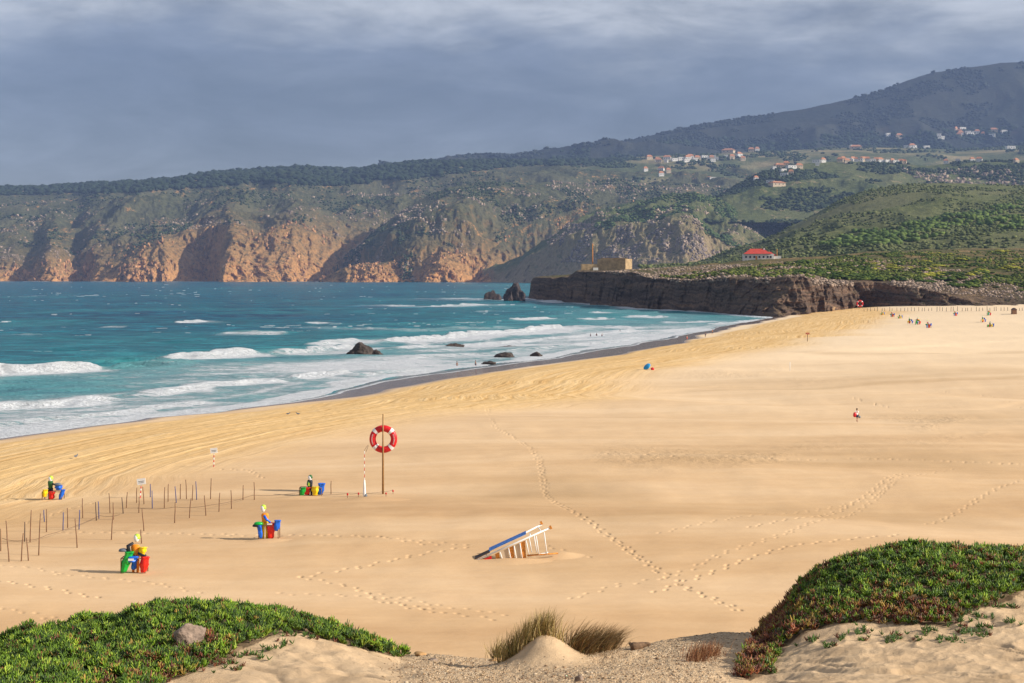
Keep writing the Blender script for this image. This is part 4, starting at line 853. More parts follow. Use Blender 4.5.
tuft('grass_tuft', [(697, 661, .08, 1), (703, 657, .09, 1.6), (709, 654, .08, 1)], 520, (.10, .26), (.1, 0), (.2, 0, -.2), [(.30, .13, .06), (.36, .2, .1), (.2, .09, .05)], 83, 'small reddish dry grass between the gravel path and the right dune', .005, .6)

# ------------------------------------------------------------------ things on the beach
def on_beach(px, py):
    Y = np.arange(60, 830, .1); X = (px-CX)/F*Y; H = beach_h(X, Y); ray = CAMZ-(py-HZ)/F*Y
    k = np.flatnonzero(H >= ray); i = k[0] if len(k) else -1
    return Vector((X[i], Y[i], H[i]))
def ppm(c): return F/c.y
# ---- fence stakes (px, top, foot, material)
z_ = lambda x, t, b_, m='w': (x*.2539, 470+t*.2539, 470+b_*.2539, m)
ST = [z_(3, 232, 320), z_(30, 200, 290), z_(37, 262, 362), z_(97, 205, 282, 'd'), z_(83, 250, 360), z_(118, 158, 285), z_(113, 268, 358), z_(152, 172, 337), z_(175, 158, 205, 'b'), z_(183, 155, 245), z_(248, 167, 237, 'b'), z_(267, 150, 228),
      z_(311, 158, 235, 'b'), z_(305, 192, 307), z_(326, 112, 190), z_(380, 127, 200, 'd'), z_(390, 124, 192, 'b'), z_(434, 92, 170), z_(447, 128, 196), z_(438, 175, 275), z_(486, 108, 172, 'd'), z_(497, 88, 150), z_(538, 70, 130), z_(547, 108, 170),
      z_(568, 66, 135), z_(568, 150, 240), z_(592, 55, 107, 'b'), z_(600, 82, 152, 'b'), z_(558, 235, 290), z_(647, 68, 150), z_(662, 55, 125), z_(688, 128, 210), z_(695, 65, 130, 'b'), z_(710, 55, 115), z_(735, 38, 115), z_(745, 112, 190),
      z_(757, 60, 120), z_(775, 45, 118, 'b'), z_(812, 100, 180), z_(829, 33, 115), z_(862, 90, 165), z_(912, 80, 153), z_(957, 60, 118), z_(1002, 48, 118), (331, 481, 494, 'w')]
mm = {'w': M['wood'], 'b': M['bluewood'], 'd': M['darkwood']}; mw = {'w': 'thin brown', 'b': 'thin blue-painted', 'd': 'thin dark'}
rs_ = random.Random(9)
order = sorted(ST, key=lambda s: s[0]); words = {}
named = {}
for i, (px, t, b_, m) in enumerate(order):
    c = on_beach(px, b_); h = (b_-t)/ppm(c)*1.0; tx = rs_.uniform(-.1, .1)*h
    mb = MB(); mb.tube([(0, 0, -.35), (tx*.3, 0, h*.3), (tx*.65+rs_.uniform(-.02, .02), 0, h*.65), (tx, 0, h)], [.042, .040, .037, .032], 7)
    o = mb.build('wooden_stake', mm[m], smooth=True); o.location = c
    n_st = len(order)
    if px < 66: wh = 'in the left part of the stake fence'
    elif px < 125: wh = 'in the stretch of stake fence left of the nearer white sign'
    elif px < 175: wh = 'in the stretch of stake fence around the nearer white sign'
    elif px < 262: wh = 'in the right part of the stake fence'
    else: wh = 'standing alone right of the bins nearest the life ring'
    tag(o, f'{mw[m]} wooden stake {wh}', 'stake', 'wooden stakes of the beach fence')
# rope runs between some of the stakes
def rope(pts, r, label):
    b = MB(); b.tube(pts, r, 5); return tag(b.build('rope', M['wire'], smooth=True), label, 'rope')
def run(pp_, h, sag=.12):
    out = []
    cs = [on_beach(*q)+Vector((0, 0, h)) for q in pp_]
    for a, b_ in zip(cs[:-1], cs[1:]):
        for k in range(6):
            t = k/6; out.append(a.lerp(b_, t)-Vector((0, 0, sag*4*t*(1-t))))
    out.append(cs[-1]); return out
rope(run([(2, 543), (25, 545), (46, 540), (100, 520), (120, 519)], .35), .014, 'thin rope between the stakes at the left end of the fence')
rope(run([(137, 513), (175, 512), (210, 510), (252, 500), (300, 497)], .4), .014, 'thin rope strung between the stakes at the right end of the fence')
# ---- life ring sign
c = on_beach(383, 494); k = ppm(c); rr = 28/k/2; hp = 80/k
life = empty('life_ring_sign', c); tag(life, 'giant red and white life ring on a tall brown pole', 'life ring')
b = MB(); b.tube([(0, 0, -.5), (0, 0, hp*.5), (0, 0, hp)], [.10, .085, .05], 10); b.build('pole', M['polewood'], life, True)
def torus(R0, r0, a0, a1, n=20, m=10, sy=.8):
    b = MB(); vs = []; fs = []
    for i in range(n+1):
        a = a0+(a1-a0)*i/n
        for j in range(m):
            t = 2*math.pi*j/m; q = R0+r0*math.cos(t); vs.append((q*math.cos(a), r0*sy*math.sin(t), q*math.sin(a)))
    for i in range(n):
        for j in range(m): fs.append((i*m+j, i*m+(j+1) % m, (i+1)*m+(j+1) % m, (i+1)*m+j))
    return b.add(vs, fs)
def ring(parent, rad, zc, yoff=.16):
    r0 = rad*.235; R0 = rad-r0
    o = torus(R0, r0, 0, 2*math.pi, 48, 14).build('ring', M['red'], parent, True); o.location = (0, yoff, zc)
    for q in range(4):
        a = math.pi/4+q*math.pi/2
        torus(R0, r0*1.05, a-.13, a+.13, 5, 14).build('white_band', M['white'], o, True)
    return o
ro = ring(life, rr, hp-40/k+14/k*0+ (494-439.5)/k-(hp-40/k), .28) if False else ring(life, rr, (494-439.5)/k, .30)
# small white lettering strokes on both sides of the ring
b = MB()
for sgn in (-1, 1):
    for q in range(9):
        a = (0 if sgn > 0 else math.pi)+(q-4)*.105
        for rad_ in (rr*.80,):
            p = Vector((rad_*math.cos(a), -rr*.235*.8-.004, rad_*math.sin(a)))
            rot = Matrix.Rotation(-a, 3, 'Y'); b.box(p, (rr*.085, .02, rr*.028), rot)
b.build('lettering', M['white'], ro)
# ---- taped marker pole left of the ring
c = on_beach(364.5, 497); k = ppm(c)
mk = empty('marker_pole', c); tag(mk, 'thin red and white taped pole with a curled wire top beside the life ring', 'marker pole')
for i in range(9):
    z1 = 16/k+i*(30/k)/9; b = MB(); b.tube([(0, 0, z1), (0, 0, z1+30/k/9-.01)], .024, 8); b.build('tape_band', M['red'] if i % 2 else M['white'], mk, True)
b = MB(); b.lathe([(.10, -.1), (.13, .1), (.12, .5), (.09, .9), (.06, 17/k)], 12, jit=.1); b.build('sleeve', M['white'], mk, True)
b = MB(); b.lathe([(.17, -.1), (.16, .15), (.1, .28)], 10, (.08, 0, 0), jit=.2); b.build('base_bag', M['grey'], mk, True)
b = MB(); b.tube([(0, 0, 46/k), (.05, 0, 48/k), (.25, 0, 51/k), (.33, 0, 52/k), (.3, 0, 50/k), (.12, 0, 45/k)], .016, 5); b.build('wire', M['wire'], mk, True)
# ---- pegs round the ring
for (px, py, h, lab) in ((347.5, 498, 5, 'short red-topped peg left of the taped marker pole, farthest from it'), (358.5, 497, 4.5, 'short red-topped peg close to the left of the taped marker pole'), (386, 496.5, 4, 'short red-topped peg just right of the life ring pole'), (393, 494, 4, 'short red-topped peg farthest right of the life ring pole')):
    c = on_beach(px, py); k = ppm(c); e = empty('peg', c); tag(e, lab, 'peg', 'red pegs around the life ring')
    b = MB(); b.tube([(0, 0, -.1), (0, 0, h/k)], .025, 6); b.build('stick', M['wood'], e, True)
    b = MB(); b.lathe([(.03, h/k*.5), (.07, h/k*.55), (.07, h/k*.95), (.02, h/k)], 8, sx=1, sy=.5); b.build('red_top', M['red'], e, True)
rope(run([(302, 498), (347, 496.5), (358, 496), (383, 494.5), (393, 492.5)], .25, .06), .012, 'thin rope along the red pegs at the foot of the life ring')
# ---- white notice boards on banded posts
def notice(px, top, foot_, w, h, tilt, label):
    c = on_beach(px, foot_); k = ppm(c); e = empty('notice_board', c); tag(e, label, 'sign', 'white notice boards on red and white posts')
    H_ = (foot_-top)/k
    for i in range(7):
        b = MB(); b.tube([(tilt*.3*i/7-tilt*.3, 0, H_*i/7-(.3 if i == 0 else 0)), (tilt*.3*(i+1)/7-tilt*.3, 0, H_*(i+1)/7-.01)], .045, 8); b.build('post_band', M['red'] if i % 2 == 0 else M['white'], e, True)
    b = MB(); rot = Matrix.Rotation(-.12, 3, 'Y'); b.box((0, -.06, H_), (w/k, .05, h/k), rot); b.build('board', M['white'], e)
    b = MB(); b.box((0, -.088, H_+.02), (w/k*.72, .006, h/k*.10), rot); b.box((0, -.088, H_-.1), (w/k*.6, .006, h/k*.08), rot); b.build('lettering', M['grey'], e)
notice(141.5, 481.5, 498, 8.5, 6, .4, 'nearer white notice board, inside the stake fence')
notice(214, 450.5, 467, 7, 5, .1, 'farther white notice board, behind the stake fence towards the sea')

# ---- recycling stations with coloured bags round a dressed figure
def bag(parent, m, x, y, z1, z0_, w, lean=0, flare=1.0, name='bin_bag'):
    b = MB(); n = 8; prof = []
    for i in range(n+1):
        t = i/n; rr_ = w/2*(flare*.74*(1-t)+1.02*t)*(1+.13*math.sin(t*9+x*5)); rr_ *= (.72 if i == 0 else 1.0); prof.append((rr_, (z1-z0_)*t))
    prof += [(w/2*1.1, z1-z0_+.02), (w/2*.85, z1-z0_+.04)]
    b.lathe(prof, 22, (x, y, z0_), 1, .8, jit=.20, lean=(lean*1.6+.05, 0)); return b.build(name, m, parent, True)
def station(px, py, spec, label, group='recycling stations with coloured bags on the sand'):
    c = on_beach(px, py); k = ppm(c); e = empty('recycling_station', c); tag(e, label, 'recycling bins', group)
    b = MB()
    xs_ = [s[2] for s in spec['bags']]; x0, x1 = (min(xs_)-2)/k, (max(xs_)+2)/k; zf = spec['frame']/k
    for x in (x0, x1):
        for y in (-.35, .35): b.tube([(x, y, -.25), (x, y, zf)], .035, 6)
    for y in (-.35, .35): b.tube([(x0, y, zf), (x1, y, zf)], .03, 6)
    for x in (x0, x1): b.tube([(x, -.35, zf), (x, .35, zf)], .03, 6)
    b.build('frame', M['wood'], e, True)
    for i, (m, nm, x, zt, zb, w, lean) in enumerate(spec['bags']):
        bag(e, M[m], x/k, (-.3 if i % 2 == 0 else -.12), zt/k, zb/k, w/k, lean, spec.get('flare', 1.0), nm)
    for (m, nm, x, zt, w) in spec.get('lids', []):
        b = MB(); b.lathe([(w/k/2, 0), (w/k/2*1.02, .07), (w/k/2*.8, .16), (w/k/2*.3, .2)], 14, (x/k, -.2, zt/k), sy=.7); b.build(nm, M[m], e, True)
    tx, tz0, tz1, tw, tm = spec['torso']
    b = MB(); b.lathe([(tw/k*.36, 0), (tw/k*.44, (tz1-tz0)/k*.3), (tw/k*.5, (tz1-tz0)/k*.75), (tw/k*.42, (tz1-tz0)/k*.93), (tw/k*.15, (tz1-tz0)/k)], 14, (tx/k, 0, tz0/k), 1, .6, jit=.05)
    b.build('jacket', M[tm], e, True)
    b = MB()
    for s in (-1, 1): b.tube([(tx/k+s*tw/k*.22, 0, tz0/k+.05), (tx/k+s*tw/k*.25, .02, tz0/k*.5), (tx/k+s*tw/k*.25, 0, -.1)], [.13, .1, .08], 8)
    b.build('trousers', M[spec.get('leg', tm)], e, True)
    hx, hz = spec['head']; b = MB(); b.lathe([(.05, -.22), (.10, -.18), (.17, -.05), (.18, .1), (.14, .22), (.05, .28)], 12, (hx/k, 0, hz/k)); b.build('head', M['white'], e, True)
    b = MB(); b.lathe([(.19, .0), (.20, .1), (.16, .24), (.06, .31)], 12, (hx/k+.03, .03, hz/k)); b.build('cap', M[spec.get('cap', 'lime')], e, True)
    for (m, pts, r) in spec.get('arms', []):
        b = MB(); b.tube([(x/k, -.22, z/k) for x, z in pts], [r, r*.9, r*.6][:len(pts)], 8); b.build('arm', M[m], e, True)
    for (m, x, z, w, h) in spec.get('labels', []):
        b = MB(); b.box((x/k, -.62, z/k), (w/k, .02, h/k)); b.build('label_plate', M[m], e)
    return e
S1 = station(134, 572.5, dict(frame=15, bags=[('green', 'green_bag', -9.5, 21, 1, 9, .16), ('blue', 'blue_bag', 0, 14, 3, 5.5, .03), ('bred', 'red_bag', 10.5, 16, 1, 8.5, .05), ('yellow', 'yellow_bag', 8, 25, 17, 7.5, .1), ('blue', 'blue_box', -.5, 16.5, 11, 10, 0)],
    lids=[('grey', 'grey_lid', -10, 21.5, 9)], torso=(1.5, 16, 28, 9, 'orange'), leg='orange', head=(2.5, 33.5), arms=[('black', [(-4, 20), (-5, 27), (0, 30)], .14), ('black', [(5, 20), (11, 17), (13, 18)], .1)], labels=[('white', -.5, 14.5, 5.5, 2.2)]),
    'nearest recycling bins: green, blue and red bags under an orange-jacketed figure')
S2 = station(266, 539, dict(frame=14, bags=[('blue', 'blue_bag', -4.5, 14, 1.5, 5, -.1), ('bred', 'red_bag', 5, 16, 1, 9, 0), ('blue', 'blue_bag', 11, 19, 9, 6.5, .05)],
    lids=[('black', 'dark_bin', -8, 13, 10), ('green', 'green_lid', -7, 15, 9)], torso=(-1, 17, 26, 7.5, 'orange'), leg='yellow', head=(-3, 30), arms=[('blue', [(-1.5, 24), (1, 20), (5, 17)], .1)], labels=[('white', 5, 16.4, 5, 1.4)]),
    'recycling bins with a red bag between blue bags, under a yellow-orange figure')
S3 = station(310, 495.5, dict(frame=8, bags=[('green', 'green_bag', -8, 8, 0, 5.5, .12), ('bred', 'red_bag', -3, 8, 1, 6.5, 0), ('yellow', 'yellow_bag', 5.5, 9, .3, 7, 0), ('blue', 'blue_bag', 10, 12, 1, 7, .08)],
    torso=(0, 7.5, 16, 5.5, 'black'), leg='black', head=(0, 17), cap='dgreen', arms=[('dgreen', [(-1.5, 14), (-2, 11), (0, 9)], .1)], labels=[('lime', 0, 12, 1.5, 3)]),
    'recycling bins nearest the life ring: green, red, yellow and blue bags under a black figure')
S4 = station(53, 499.5, dict(frame=8, bags=[('yellow', 'yellow_bag', -7.5, 10, 3, 5.5, .05), ('bred', 'red_bag', -1, 8, .5, 6, 0), ('blue', 'blue_bag', 8, 10, .5, 4.5, .18), ('blue', 'blue_bag', 6, 14, 9.5, 7, 0)],
    lids=[('grey', 'grey_lid', 5.5, 14.5, 7)], torso=(-2.5, 11, 19, 5.5, 'dgreen'), leg='navy' if False else 'black', head=(-2.5, 20), arms=[('black', [(0, 16), (3, 15), (5, 14)], .09)]),
    'recycling bins at far left: yellow, red and blue bags under a green-jacketed figure')
# far ones by the headland
farS = [(882, 315, S3, 'green'), (892, 317, S2, ''), (899.5, 318.5, S3, ''), (910, 323.5, S4, ''), (917.5, 324.5, S1, ''), (928, 328, S2, ''), (955, 316, S2, ''), (988.5, 315.5, S1, ''), (983, 322, S4, ''), (990, 327, S3, '')]
flab = ['far recycling bins with a green bag, leftmost by the cliff foot', 'far reddish recycling bins, second from the left by the cliff foot', 'small dark far recycling bins between the reddish pair and the blue pair', 'far recycling bins with a yellow and blue bag, left of a close pair', 'far recycling bins with yellow and green bags, right of a close pair', 'grey-brown far recycling bins, the lowest of the left cluster', 'far red and green recycling bins standing alone in front of the stakes', 'far yellowish recycling bins up against the right stake line', 'far blue and yellow recycling bins left of the green and blue ones', 'far green and blue recycling bins, nearest of the right cluster']
for (px, py, S, _), lb in zip(farS, flab):
    o = copy_tree(S); c = on_beach(px, py); o.location = c; o['label'] = lb; s = 1.0; o.scale = (s*1.1, s*1.1, s*(5.2/ppm(c))/2.3 if False else 1.15); o.rotation_euler = (0, 0, r3.uniform(-.5, .5))
# far life ring
c = on_beach(860, 308.6); k = ppm(c); e = empty('life_ring_sign', c); tag(e, 'distant red life ring on a post at the foot of the headland cliff', 'life ring')
b = MB(); b.tube([(0, 0, -.3), (0, 0, 9/k)], [.12, .08], 8); b.build('pole', M['polewood'], e, True); ring(e, 3.6/k, 5/k, .3)
c = on_beach(831, 311.5); rock('rock_ledge', c+Vector((0, 8, .3)), (17, 8, 6.), simple('tan_ledge_rock', (.36, .22, .11), .9, .4, .6, .4), 44, 'low tan rock ledge between beach and headland cliff, left of the distant life ring', 'rock', detail=4, fac=(.35, .7), nz_=.25)
# far stake line
for i, px in enumerate(np.arange(864, 1060, 3.6)):
    c = on_beach(px+r3.uniform(-1, 1), float(np.interp(px, [864, 1024, 1060], [311.2, 310.8, 311.5]))+r3.uniform(-.3, .4)); h = r3.uniform(1.3, 2.4)
    b = MB(); b.tube([(0, 0, -.3), (r3.uniform(-.1, .1), 0, h)], [.13, .10], 6); o = b.build('wooden_stake', M['darkwood'] if i % 3 else M['wood'], smooth=True); o.location = c
    tag(o, 'pale brown stake in the distant line at the cliff foot' if i % 3 == 0 else 'dark stake in the distant line at the cliff foot', 'stake', 'stakes in the distant line at the cliff foot')
# far signpost and thin post on the sand
c = on_beach(807.5, 341.5); k = ppm(c); e = empty('signpost', c); tag(e, 'reddish T-shaped signpost alone on the sand below the headland', 'signpost')
b = MB(); b.tube([(0, 0, -.3), (0, 0, 8.5/k)], .09, 8); b.build('post', M['wood'], e, True); b = MB(); b.box((0, -.1, 8/k), (4/k, .1, 1.8/k)); b.build('board', simple('faded_red_board', (.5, .16, .09), .7), e)
c = on_beach(790, 371); b = MB(); b.tube([(0, 0, -.3), (0, 0, 1.9)], [.06, .05], 7); o = b.build('pole', M['white'], smooth=True); o.location = c; tag(o, 'thin pale pole on the sand behind the walker in red', 'pole')
# small thing at the right edge of the stakes
c = on_beach(1014, 314); e = empty('hut', c); tag(e, 'small grey wooden hut at the right end of the distant stakes', 'hut')
b = MB(); b.box((0, 0, .9), (2., 1.8, 2.2)); b.build('wall', M['wood'], e); b = MB(); b.add([(-1.2, -1.1, 2.02), (1.2, -1.1, 2.02), (1.2, 1.1, 2.02), (-1.2, 1.1, 2.02), (0, -1.1, 2.8), (0, 1.1, 2.8)], [(0, 1, 4), (2, 3, 5), (0, 4, 5, 3), (1, 2, 5, 4), (0, 3, 2, 1)]); b.build('roof', M['darkwood'], e)

# ---- collapsed lifeguard chair
A = on_beach(478, 558.5); k = ppm(A); ch = empty('lifeguard_chair', A); tag(ch, 'toppled white lifeguard chair with blue and orange boards half buried in sand', 'lifeguard chair')
def q_(px, py, y=0): return Vector(((px-478)/k, y, (558.5-py)/k))
def rod(name, a, b_, r, m, y=0): b = MB(); b.tube([a, b_], r, 8); return b.build(name, m, ch, True)
rod('rail', q_(473, 560, .35), q_(542, 525.5, .35), .055, M['white']); rod('rail', q_(473, 561, -.35), q_(550, 527, -.35), .055, M['white'])
for px1, py1 in ((541.5, 524.5), (550.5, 527)): b = MB(); b.box(q_(px1, py1-.5, .35 if px1 < 545 else -.35), (.14, .14, .22), Matrix.Rotation(-.45, 3, 'Y')); b.build('foot_cap', M['rust'], ch)
def quadp(name, pts, m, th=.04):
    b = MB(); vs = [p for p in pts]+[p+Vector((0, th, 0)) for p in pts]; b.add(vs, [(0, 1, 2, 3), (7, 6, 5, 4), (0, 4, 5, 1), (1, 5, 6, 2), (2, 6, 7, 3), (3, 7, 4, 0)]); return b.build(name, m, ch)
# blue seat board lying along the top between the rails
b = MB(); p0, p1 = q_(489, 550.5), q_(526, 533.5); b.add([p0+Vector((0, -.33, .06)), p1+Vector((0, -.33, .06)), p1+Vector((0, .33, .12)), p0+Vector((0, .33, .12)), p0+Vector((0, -.33, .0)), p1+Vector((0, -.33, .0)), p1+Vector((0, .33, .03)), p0+Vector((0, .33, .03))], [(0, 1, 2, 3), (7, 6, 5, 4), (0, 4, 5, 1), (1, 5, 6, 2), (2, 6, 7, 3), (3, 7, 4, 0)]); b.build('seat_board', M['ppanel'], ch)
b = MB(); p0, p1 = q_(475, 558.5), q_(490, 551.5); b.add([p0+Vector((0, -.33, .02)), p1+Vector((0, -.33, .02)), p1+Vector((0, .33, .1)), p0+Vector((0, .33, .1)), p0+Vector((0, -.33, -.02)), p1+Vector((0, -.33, -.02)), p1+Vector((0, .33, .04)), p0+Vector((0, .33, .04))], [(0, 1, 2, 3), (7, 6, 5, 4), (0, 4, 5, 1), (1, 5, 6, 2), (2, 6, 7, 3), (3, 7, 4, 0)]); b.build('end_board', M['darkwood'], ch)
top = lambda px: 560-(px-475)*.445+1.2
quadp('red_board', [q_(483, 559, -.3), q_(492, 559, -.3), q_(491.5, top(491.5)+1, -.3), q_(485, top(485)+1.2, -.3)], M['red'])
for x0, x1, mn in ((495, 499, 'rust'), (500.5, 508, 'plaster'), (509, 513.5, 'rust'), (514.5, 519.5, 'plaster'), (520, 525, 'rust')):
    quadp('slat', [q_(x0+1.2, 559, -.3), q_(x1+1.2, 559, -.3), q_(x1, top(x1)+1, -.3), q_(x0, top(x0)+1, -.3)], M[mn] if mn != 'plaster' else M['cream'])
for x, y in ((500, -.34), (508.5, -.34), (513.9, -.34), (519.8, -.34), (526, -.34), (536, -.34), (544, -.34), (534, .34), (529, .34)):
    rod('leg', q_(x, top(x)+1, y), q_(x+2.8, 560 if x < 526 else 553.5, y), .035, M['white'])
rod('crossbar', q_(527, 554.5, -.34), q_(558, 552.5, -.3), .05, M['rust']); rod('crossbar', q_(528, 556, -.2), q_(548, 551.5, -.34), .035, M['white'])
rod('crossbar', q_(530, 535, -.35), q_(530, 534, .35), .035, M['white']); rod('crossbar', q_(541, 530.5, -.35), q_(538, 528, .35), .035, M['white'])
# sand drifted against it
def drift(px, py, w, h, dd):
    c = on_beach(px, py); b = MB(); n = 20
    V = []; g = np.random.default_rng(int(px))
    xs_ = np.linspace(-1, 1, 40); ys_ = np.linspace(-1, 1, 24); Xg, Yg = np.meshgrid(xs_, ys_)
    Z = h*np.exp(-(Xg*1.9)**2-(Yg*1.9)**2)-.06+.01*fbm(Xg*4, Yg*4, o=3, seed=3)
    Xw = c.x+Xg*w; Yw = c.y+Yg*dd; Zw = beach_h(Xw, Yw)+Z
    me = np_mesh('sand_drift', np.stack([Xw, Yw, Zw], -1).reshape(-1, 3), grid_faces(*Xg.shape), {'gold': 0*Xw, 'wet': 0*Xw, 'rough': 0*Xw, 'across': 0*Xw, 'alongd': 0*Xw})
    tag(link('sand_drift', me, M['sand']), kind='structure')
drift(515, 561.5, 4.2, .22, 1.6); drift(560, 556, 2.5, .3, 1.6); drift(300, 498, 3.5, .25, 2); drift(268, 541, 3, .2, 1.5); drift(370, 500, 5, .35, 2.5)

# ------------------------------------------------------------------ people
def skin(name, J, E_, m, parent, sub=2):
    """J: {joint: (pos, radius)}, E_: pairs"""
    names = list(J); me = bpy.data.meshes.new(name); me.from_pydata([J[n][0] for n in names], [(names.index(a), names.index(b_)) for a, b_ in E_], []); me.materials.append(m)
    o = bpy.data.objects.new(name, me); COL.objects.link(o); o.parent = parent
    s = o.modifiers.new('skin', 'SKIN'); s.use_smooth_shade = True
    for i, n in enumerate(names):
        sv = me.skin_vertices[0].data[i]; r = J[n][1]; sv.radius = (r, r) if not isinstance(r, tuple) else r; sv.use_root = (i == 0)
    ss = o.modifiers.new('sub', 'SUBSURF'); ss.levels = ss.render_levels = sub
    return o
def person(c, rz, pose, top, bot, label, group=None, hair='hair', extra=None, size=1.0):
    e = empty('person', c, rz); e.scale = (size,)*3; tag(e, label, 'person', group)
    st_ = {'walk': (.28, -.26), 'stand': (.06, -.03), 'wade': (.1, -.05)}[pose]; f1, f2 = st_
    J = {'pel': ((0, 0, .93), (.15, .11)), 'ab': ((0, 0, 1.08), (.13, .10)), 'che': ((0, .01, 1.28), (.17, .11)), 'nk': ((0, .01, 1.47), .055), 'hd': ((0, -.01, 1.60), (.082, .095)), 'hd2': ((0, -.01, 1.71), (.075, .085)),
         'hl': ((-.1, 0, .88), .09), 'kl': ((-.11, -f1*.6-.03, .49), .062), 'al': ((-.11, -f1, .08), .042), 'tl': ((-.12, -f1-.16, .035), .035),
         'hr': ((.1, 0, .88), .09), 'kr': ((.11, -f2*.3-.05, .49), .062), 'ar': ((.11, -f2+.04, .10), .042), 'tr': ((.12, -f2-.1, .035), .035),
         'sl': ((-.2, .01, 1.40), .062), 'el': ((-.25, .08*(1 if f1 > .1 else 0), 1.12), .045), 'wl': ((-.25, -.04, .88), .032), 'fl': ((-.25, -.07, .78), .028),
         'sr': ((.2, .01, 1.40), .062), 'er': ((.25, -.02, 1.12), .045), 'wr': ((.26, -.12, .90), .032), 'fr': ((.26, -.16, .80), .028)}
    E_ = [('pel', 'ab'), ('ab', 'che'), ('che', 'nk'), ('nk', 'hd'), ('hd', 'hd2'), ('pel', 'hl'), ('hl', 'kl'), ('kl', 'al'), ('al', 'tl'), ('pel', 'hr'), ('hr', 'kr'), ('kr', 'ar'), ('ar', 'tr'), ('che', 'sl'), ('sl', 'el'), ('el', 'wl'), ('wl', 'fl'), ('che', 'sr'), ('sr', 'er'), ('er', 'wr'), ('wr', 'fr')]
    skin('body', J, E_, M['skin'], e)
    g = lambda n, d: (J[n][0], tuple(x+d for x in J[n][1]) if isinstance(J[n][1], tuple) else J[n][1]+d)
    if top:
        K = {n: g(n, .022) for n in ('ab', 'pel', 'che', 'sl', 'sr')}; K['el'] = (tuple(Vector(J['sl'][0]).lerp(Vector(J['el'][0]), .6)), .07); K['er'] = (tuple(Vector(J['sr'][0]).lerp(Vector(J['er'][0]), .6)), .07)
        skin('shirt', K, [('ab', 'pel'), ('ab', 'che'), ('che', 'sl'), ('sl', 'el'), ('che', 'sr'), ('sr', 'er')], M[top], e)
    if bot:
        K = {n: g(n, .025) for n in ('pel', 'hl', 'hr')}; K['kl'] = (tuple(Vector(J['hl'][0]).lerp(Vector(J['kl'][0]), .8)), .09); K['kr'] = (tuple(Vector(J['hr'][0]).lerp(Vector(J['kr'][0]), .8)), .09)
        skin('shorts', K, [('pel', 'hl'), ('hl', 'kl'), ('pel', 'hr'), ('hr', 'kr')], M[bot], e)
    b = MB(); b.lathe([(.088, 1.60), (.100, 1.68), (.095, 1.76), (.06, 1.82), (.02, 1.835)], 14, (0, .02, 0), 1, 1.1); b.build('hair', M[hair], e, True)
    b = MB(); b.lathe([(.018, -.03), (.022, 0), (.008, .04)], 8, (0, -.105, 1.63)); b.build('nose', M['skin'], e, True)
    if extra: extra(e)
    return e
def redbag(e):
    b = MB(); b.lathe([(.16, -.62), (.24, -.5), (.25, -.25), (.19, -.05), (.08, .0)], 14, (-.30, .02, 1.28), 1, .7, jit=.08); b.build('red_backpack', M['red'], e, True)
    b = MB(); b.lathe([(.12, -.3), (.15, -.2), (.12, .0)], 12, (.33, -.08, .82), 1, .6, jit=.1); b.build('dark_bag', M['grey'], e, True)
person(on_beach(857, 422), .3, 'walk', 'white', 'navy' if 'navy' in M else None, 'person walking the open sand in a white shirt with a large red bag', extra=redbag)
person(on_beach(457, 368)+Vector((0, 0, -.15)), 2.8, 'wade', None, None, 'left one of two bathers paddling near the low shore rocks', 'people by the water')
person(on_beach(475.5, 367)+Vector((0, 0, -.15)), 2.2, 'wade', None, 'navy', 'right one of two bathers paddling near the low shore rocks', 'people by the water')
person(on_beach(687, 340.5), 1., 'stand', None, 'bred', 'leftmost of three people at the distant water edge', 'people by the water')
person(on_beach(705.5, 337.5), 4., 'walk', 'navy', 'navy', 'middle one of three people at the distant water edge, in dark clothes', 'people by the water')
person(on_beach(712.5, 334.5), 4.4, 'walk', 'orange', 'navy', 'rightmost of three people at the distant water edge, nearest the headland', 'people by the water')
for i, (px, py, lb) in enumerate(((590.5, 338.5, 'leftmost dark-clad bather in the foam below the headland'), (596.5, 338, 'middle dark-clad bather in the foam below the headland'), (602, 338.5, 'rightmost of three close bathers in the foam, arm raised'), (620, 334.5, 'lone bather farther out in the foam, right of the three'))):
    person(W(px, py, -.75), 2.+i, 'stand', 'navy', 'navy', lb, 'bathers in the surf')
# umbrella with bag
c = on_beach(647, 369.5); k = ppm(c); e = empty('beach_umbrella', c); tag(e, 'blue beach umbrella tipped low on the golden sand strip', 'umbrella'); e.scale = (.78,)*3
rotm = Matrix.Rotation(-.75, 3, 'Y') @ Matrix.Rotation(.5, 3, 'X')
b = MB(); n = 16; vs = [rotm @ Vector((0, 0, .42))]; rings_ = [(.45, .36), (.85, .2), (1.15, 0)]
for r_, z in rings_:
    for q in range(n): a = 2*math.pi*q/n; rr_ = r_*(1 if q % 2 == 0 else .95); vs.append(rotm @ Vector((rr_*math.cos(a), rr_*math.sin(a), z)))
fs = [(0, 1+q, 1+(q+1) % n) for q in range(n)]
for i in range(2):
    for q in range(n): fs.append((1+i*n+q, 1+(i+1)*n+q, 1+(i+1)*n+(q+1) % n, 1+i*n+(q+1) % n))
b.add([v+Vector((0, 0, .75)) for v in vs], fs); o = b.build('canopy', simple('blue_canopy', (.02, .30, .62), .6), e, True)
sm = o.modifiers.new('thickness', 'SOLIDIFY'); sm.thickness = .02
b = MB(); b.tube([rotm @ Vector((0, 0, .45))+Vector((0, 0, .75)), Vector((.55, -.25, -.1))], .02, 8); b.build('pole', M['white'], e, True)
b = MB(); b.lathe([(.28, 0), (.36, .12), (.34, .38), (.2, .5), (.08, .54)], 12, (0, 0, 0), 1, .7, jit=.06); o = b.build('beach_bag', M['red'], smooth=True); o.location = on_beach(652.5, 370); tag(o, 'red bag on the sand against the blue umbrella', 'bag')
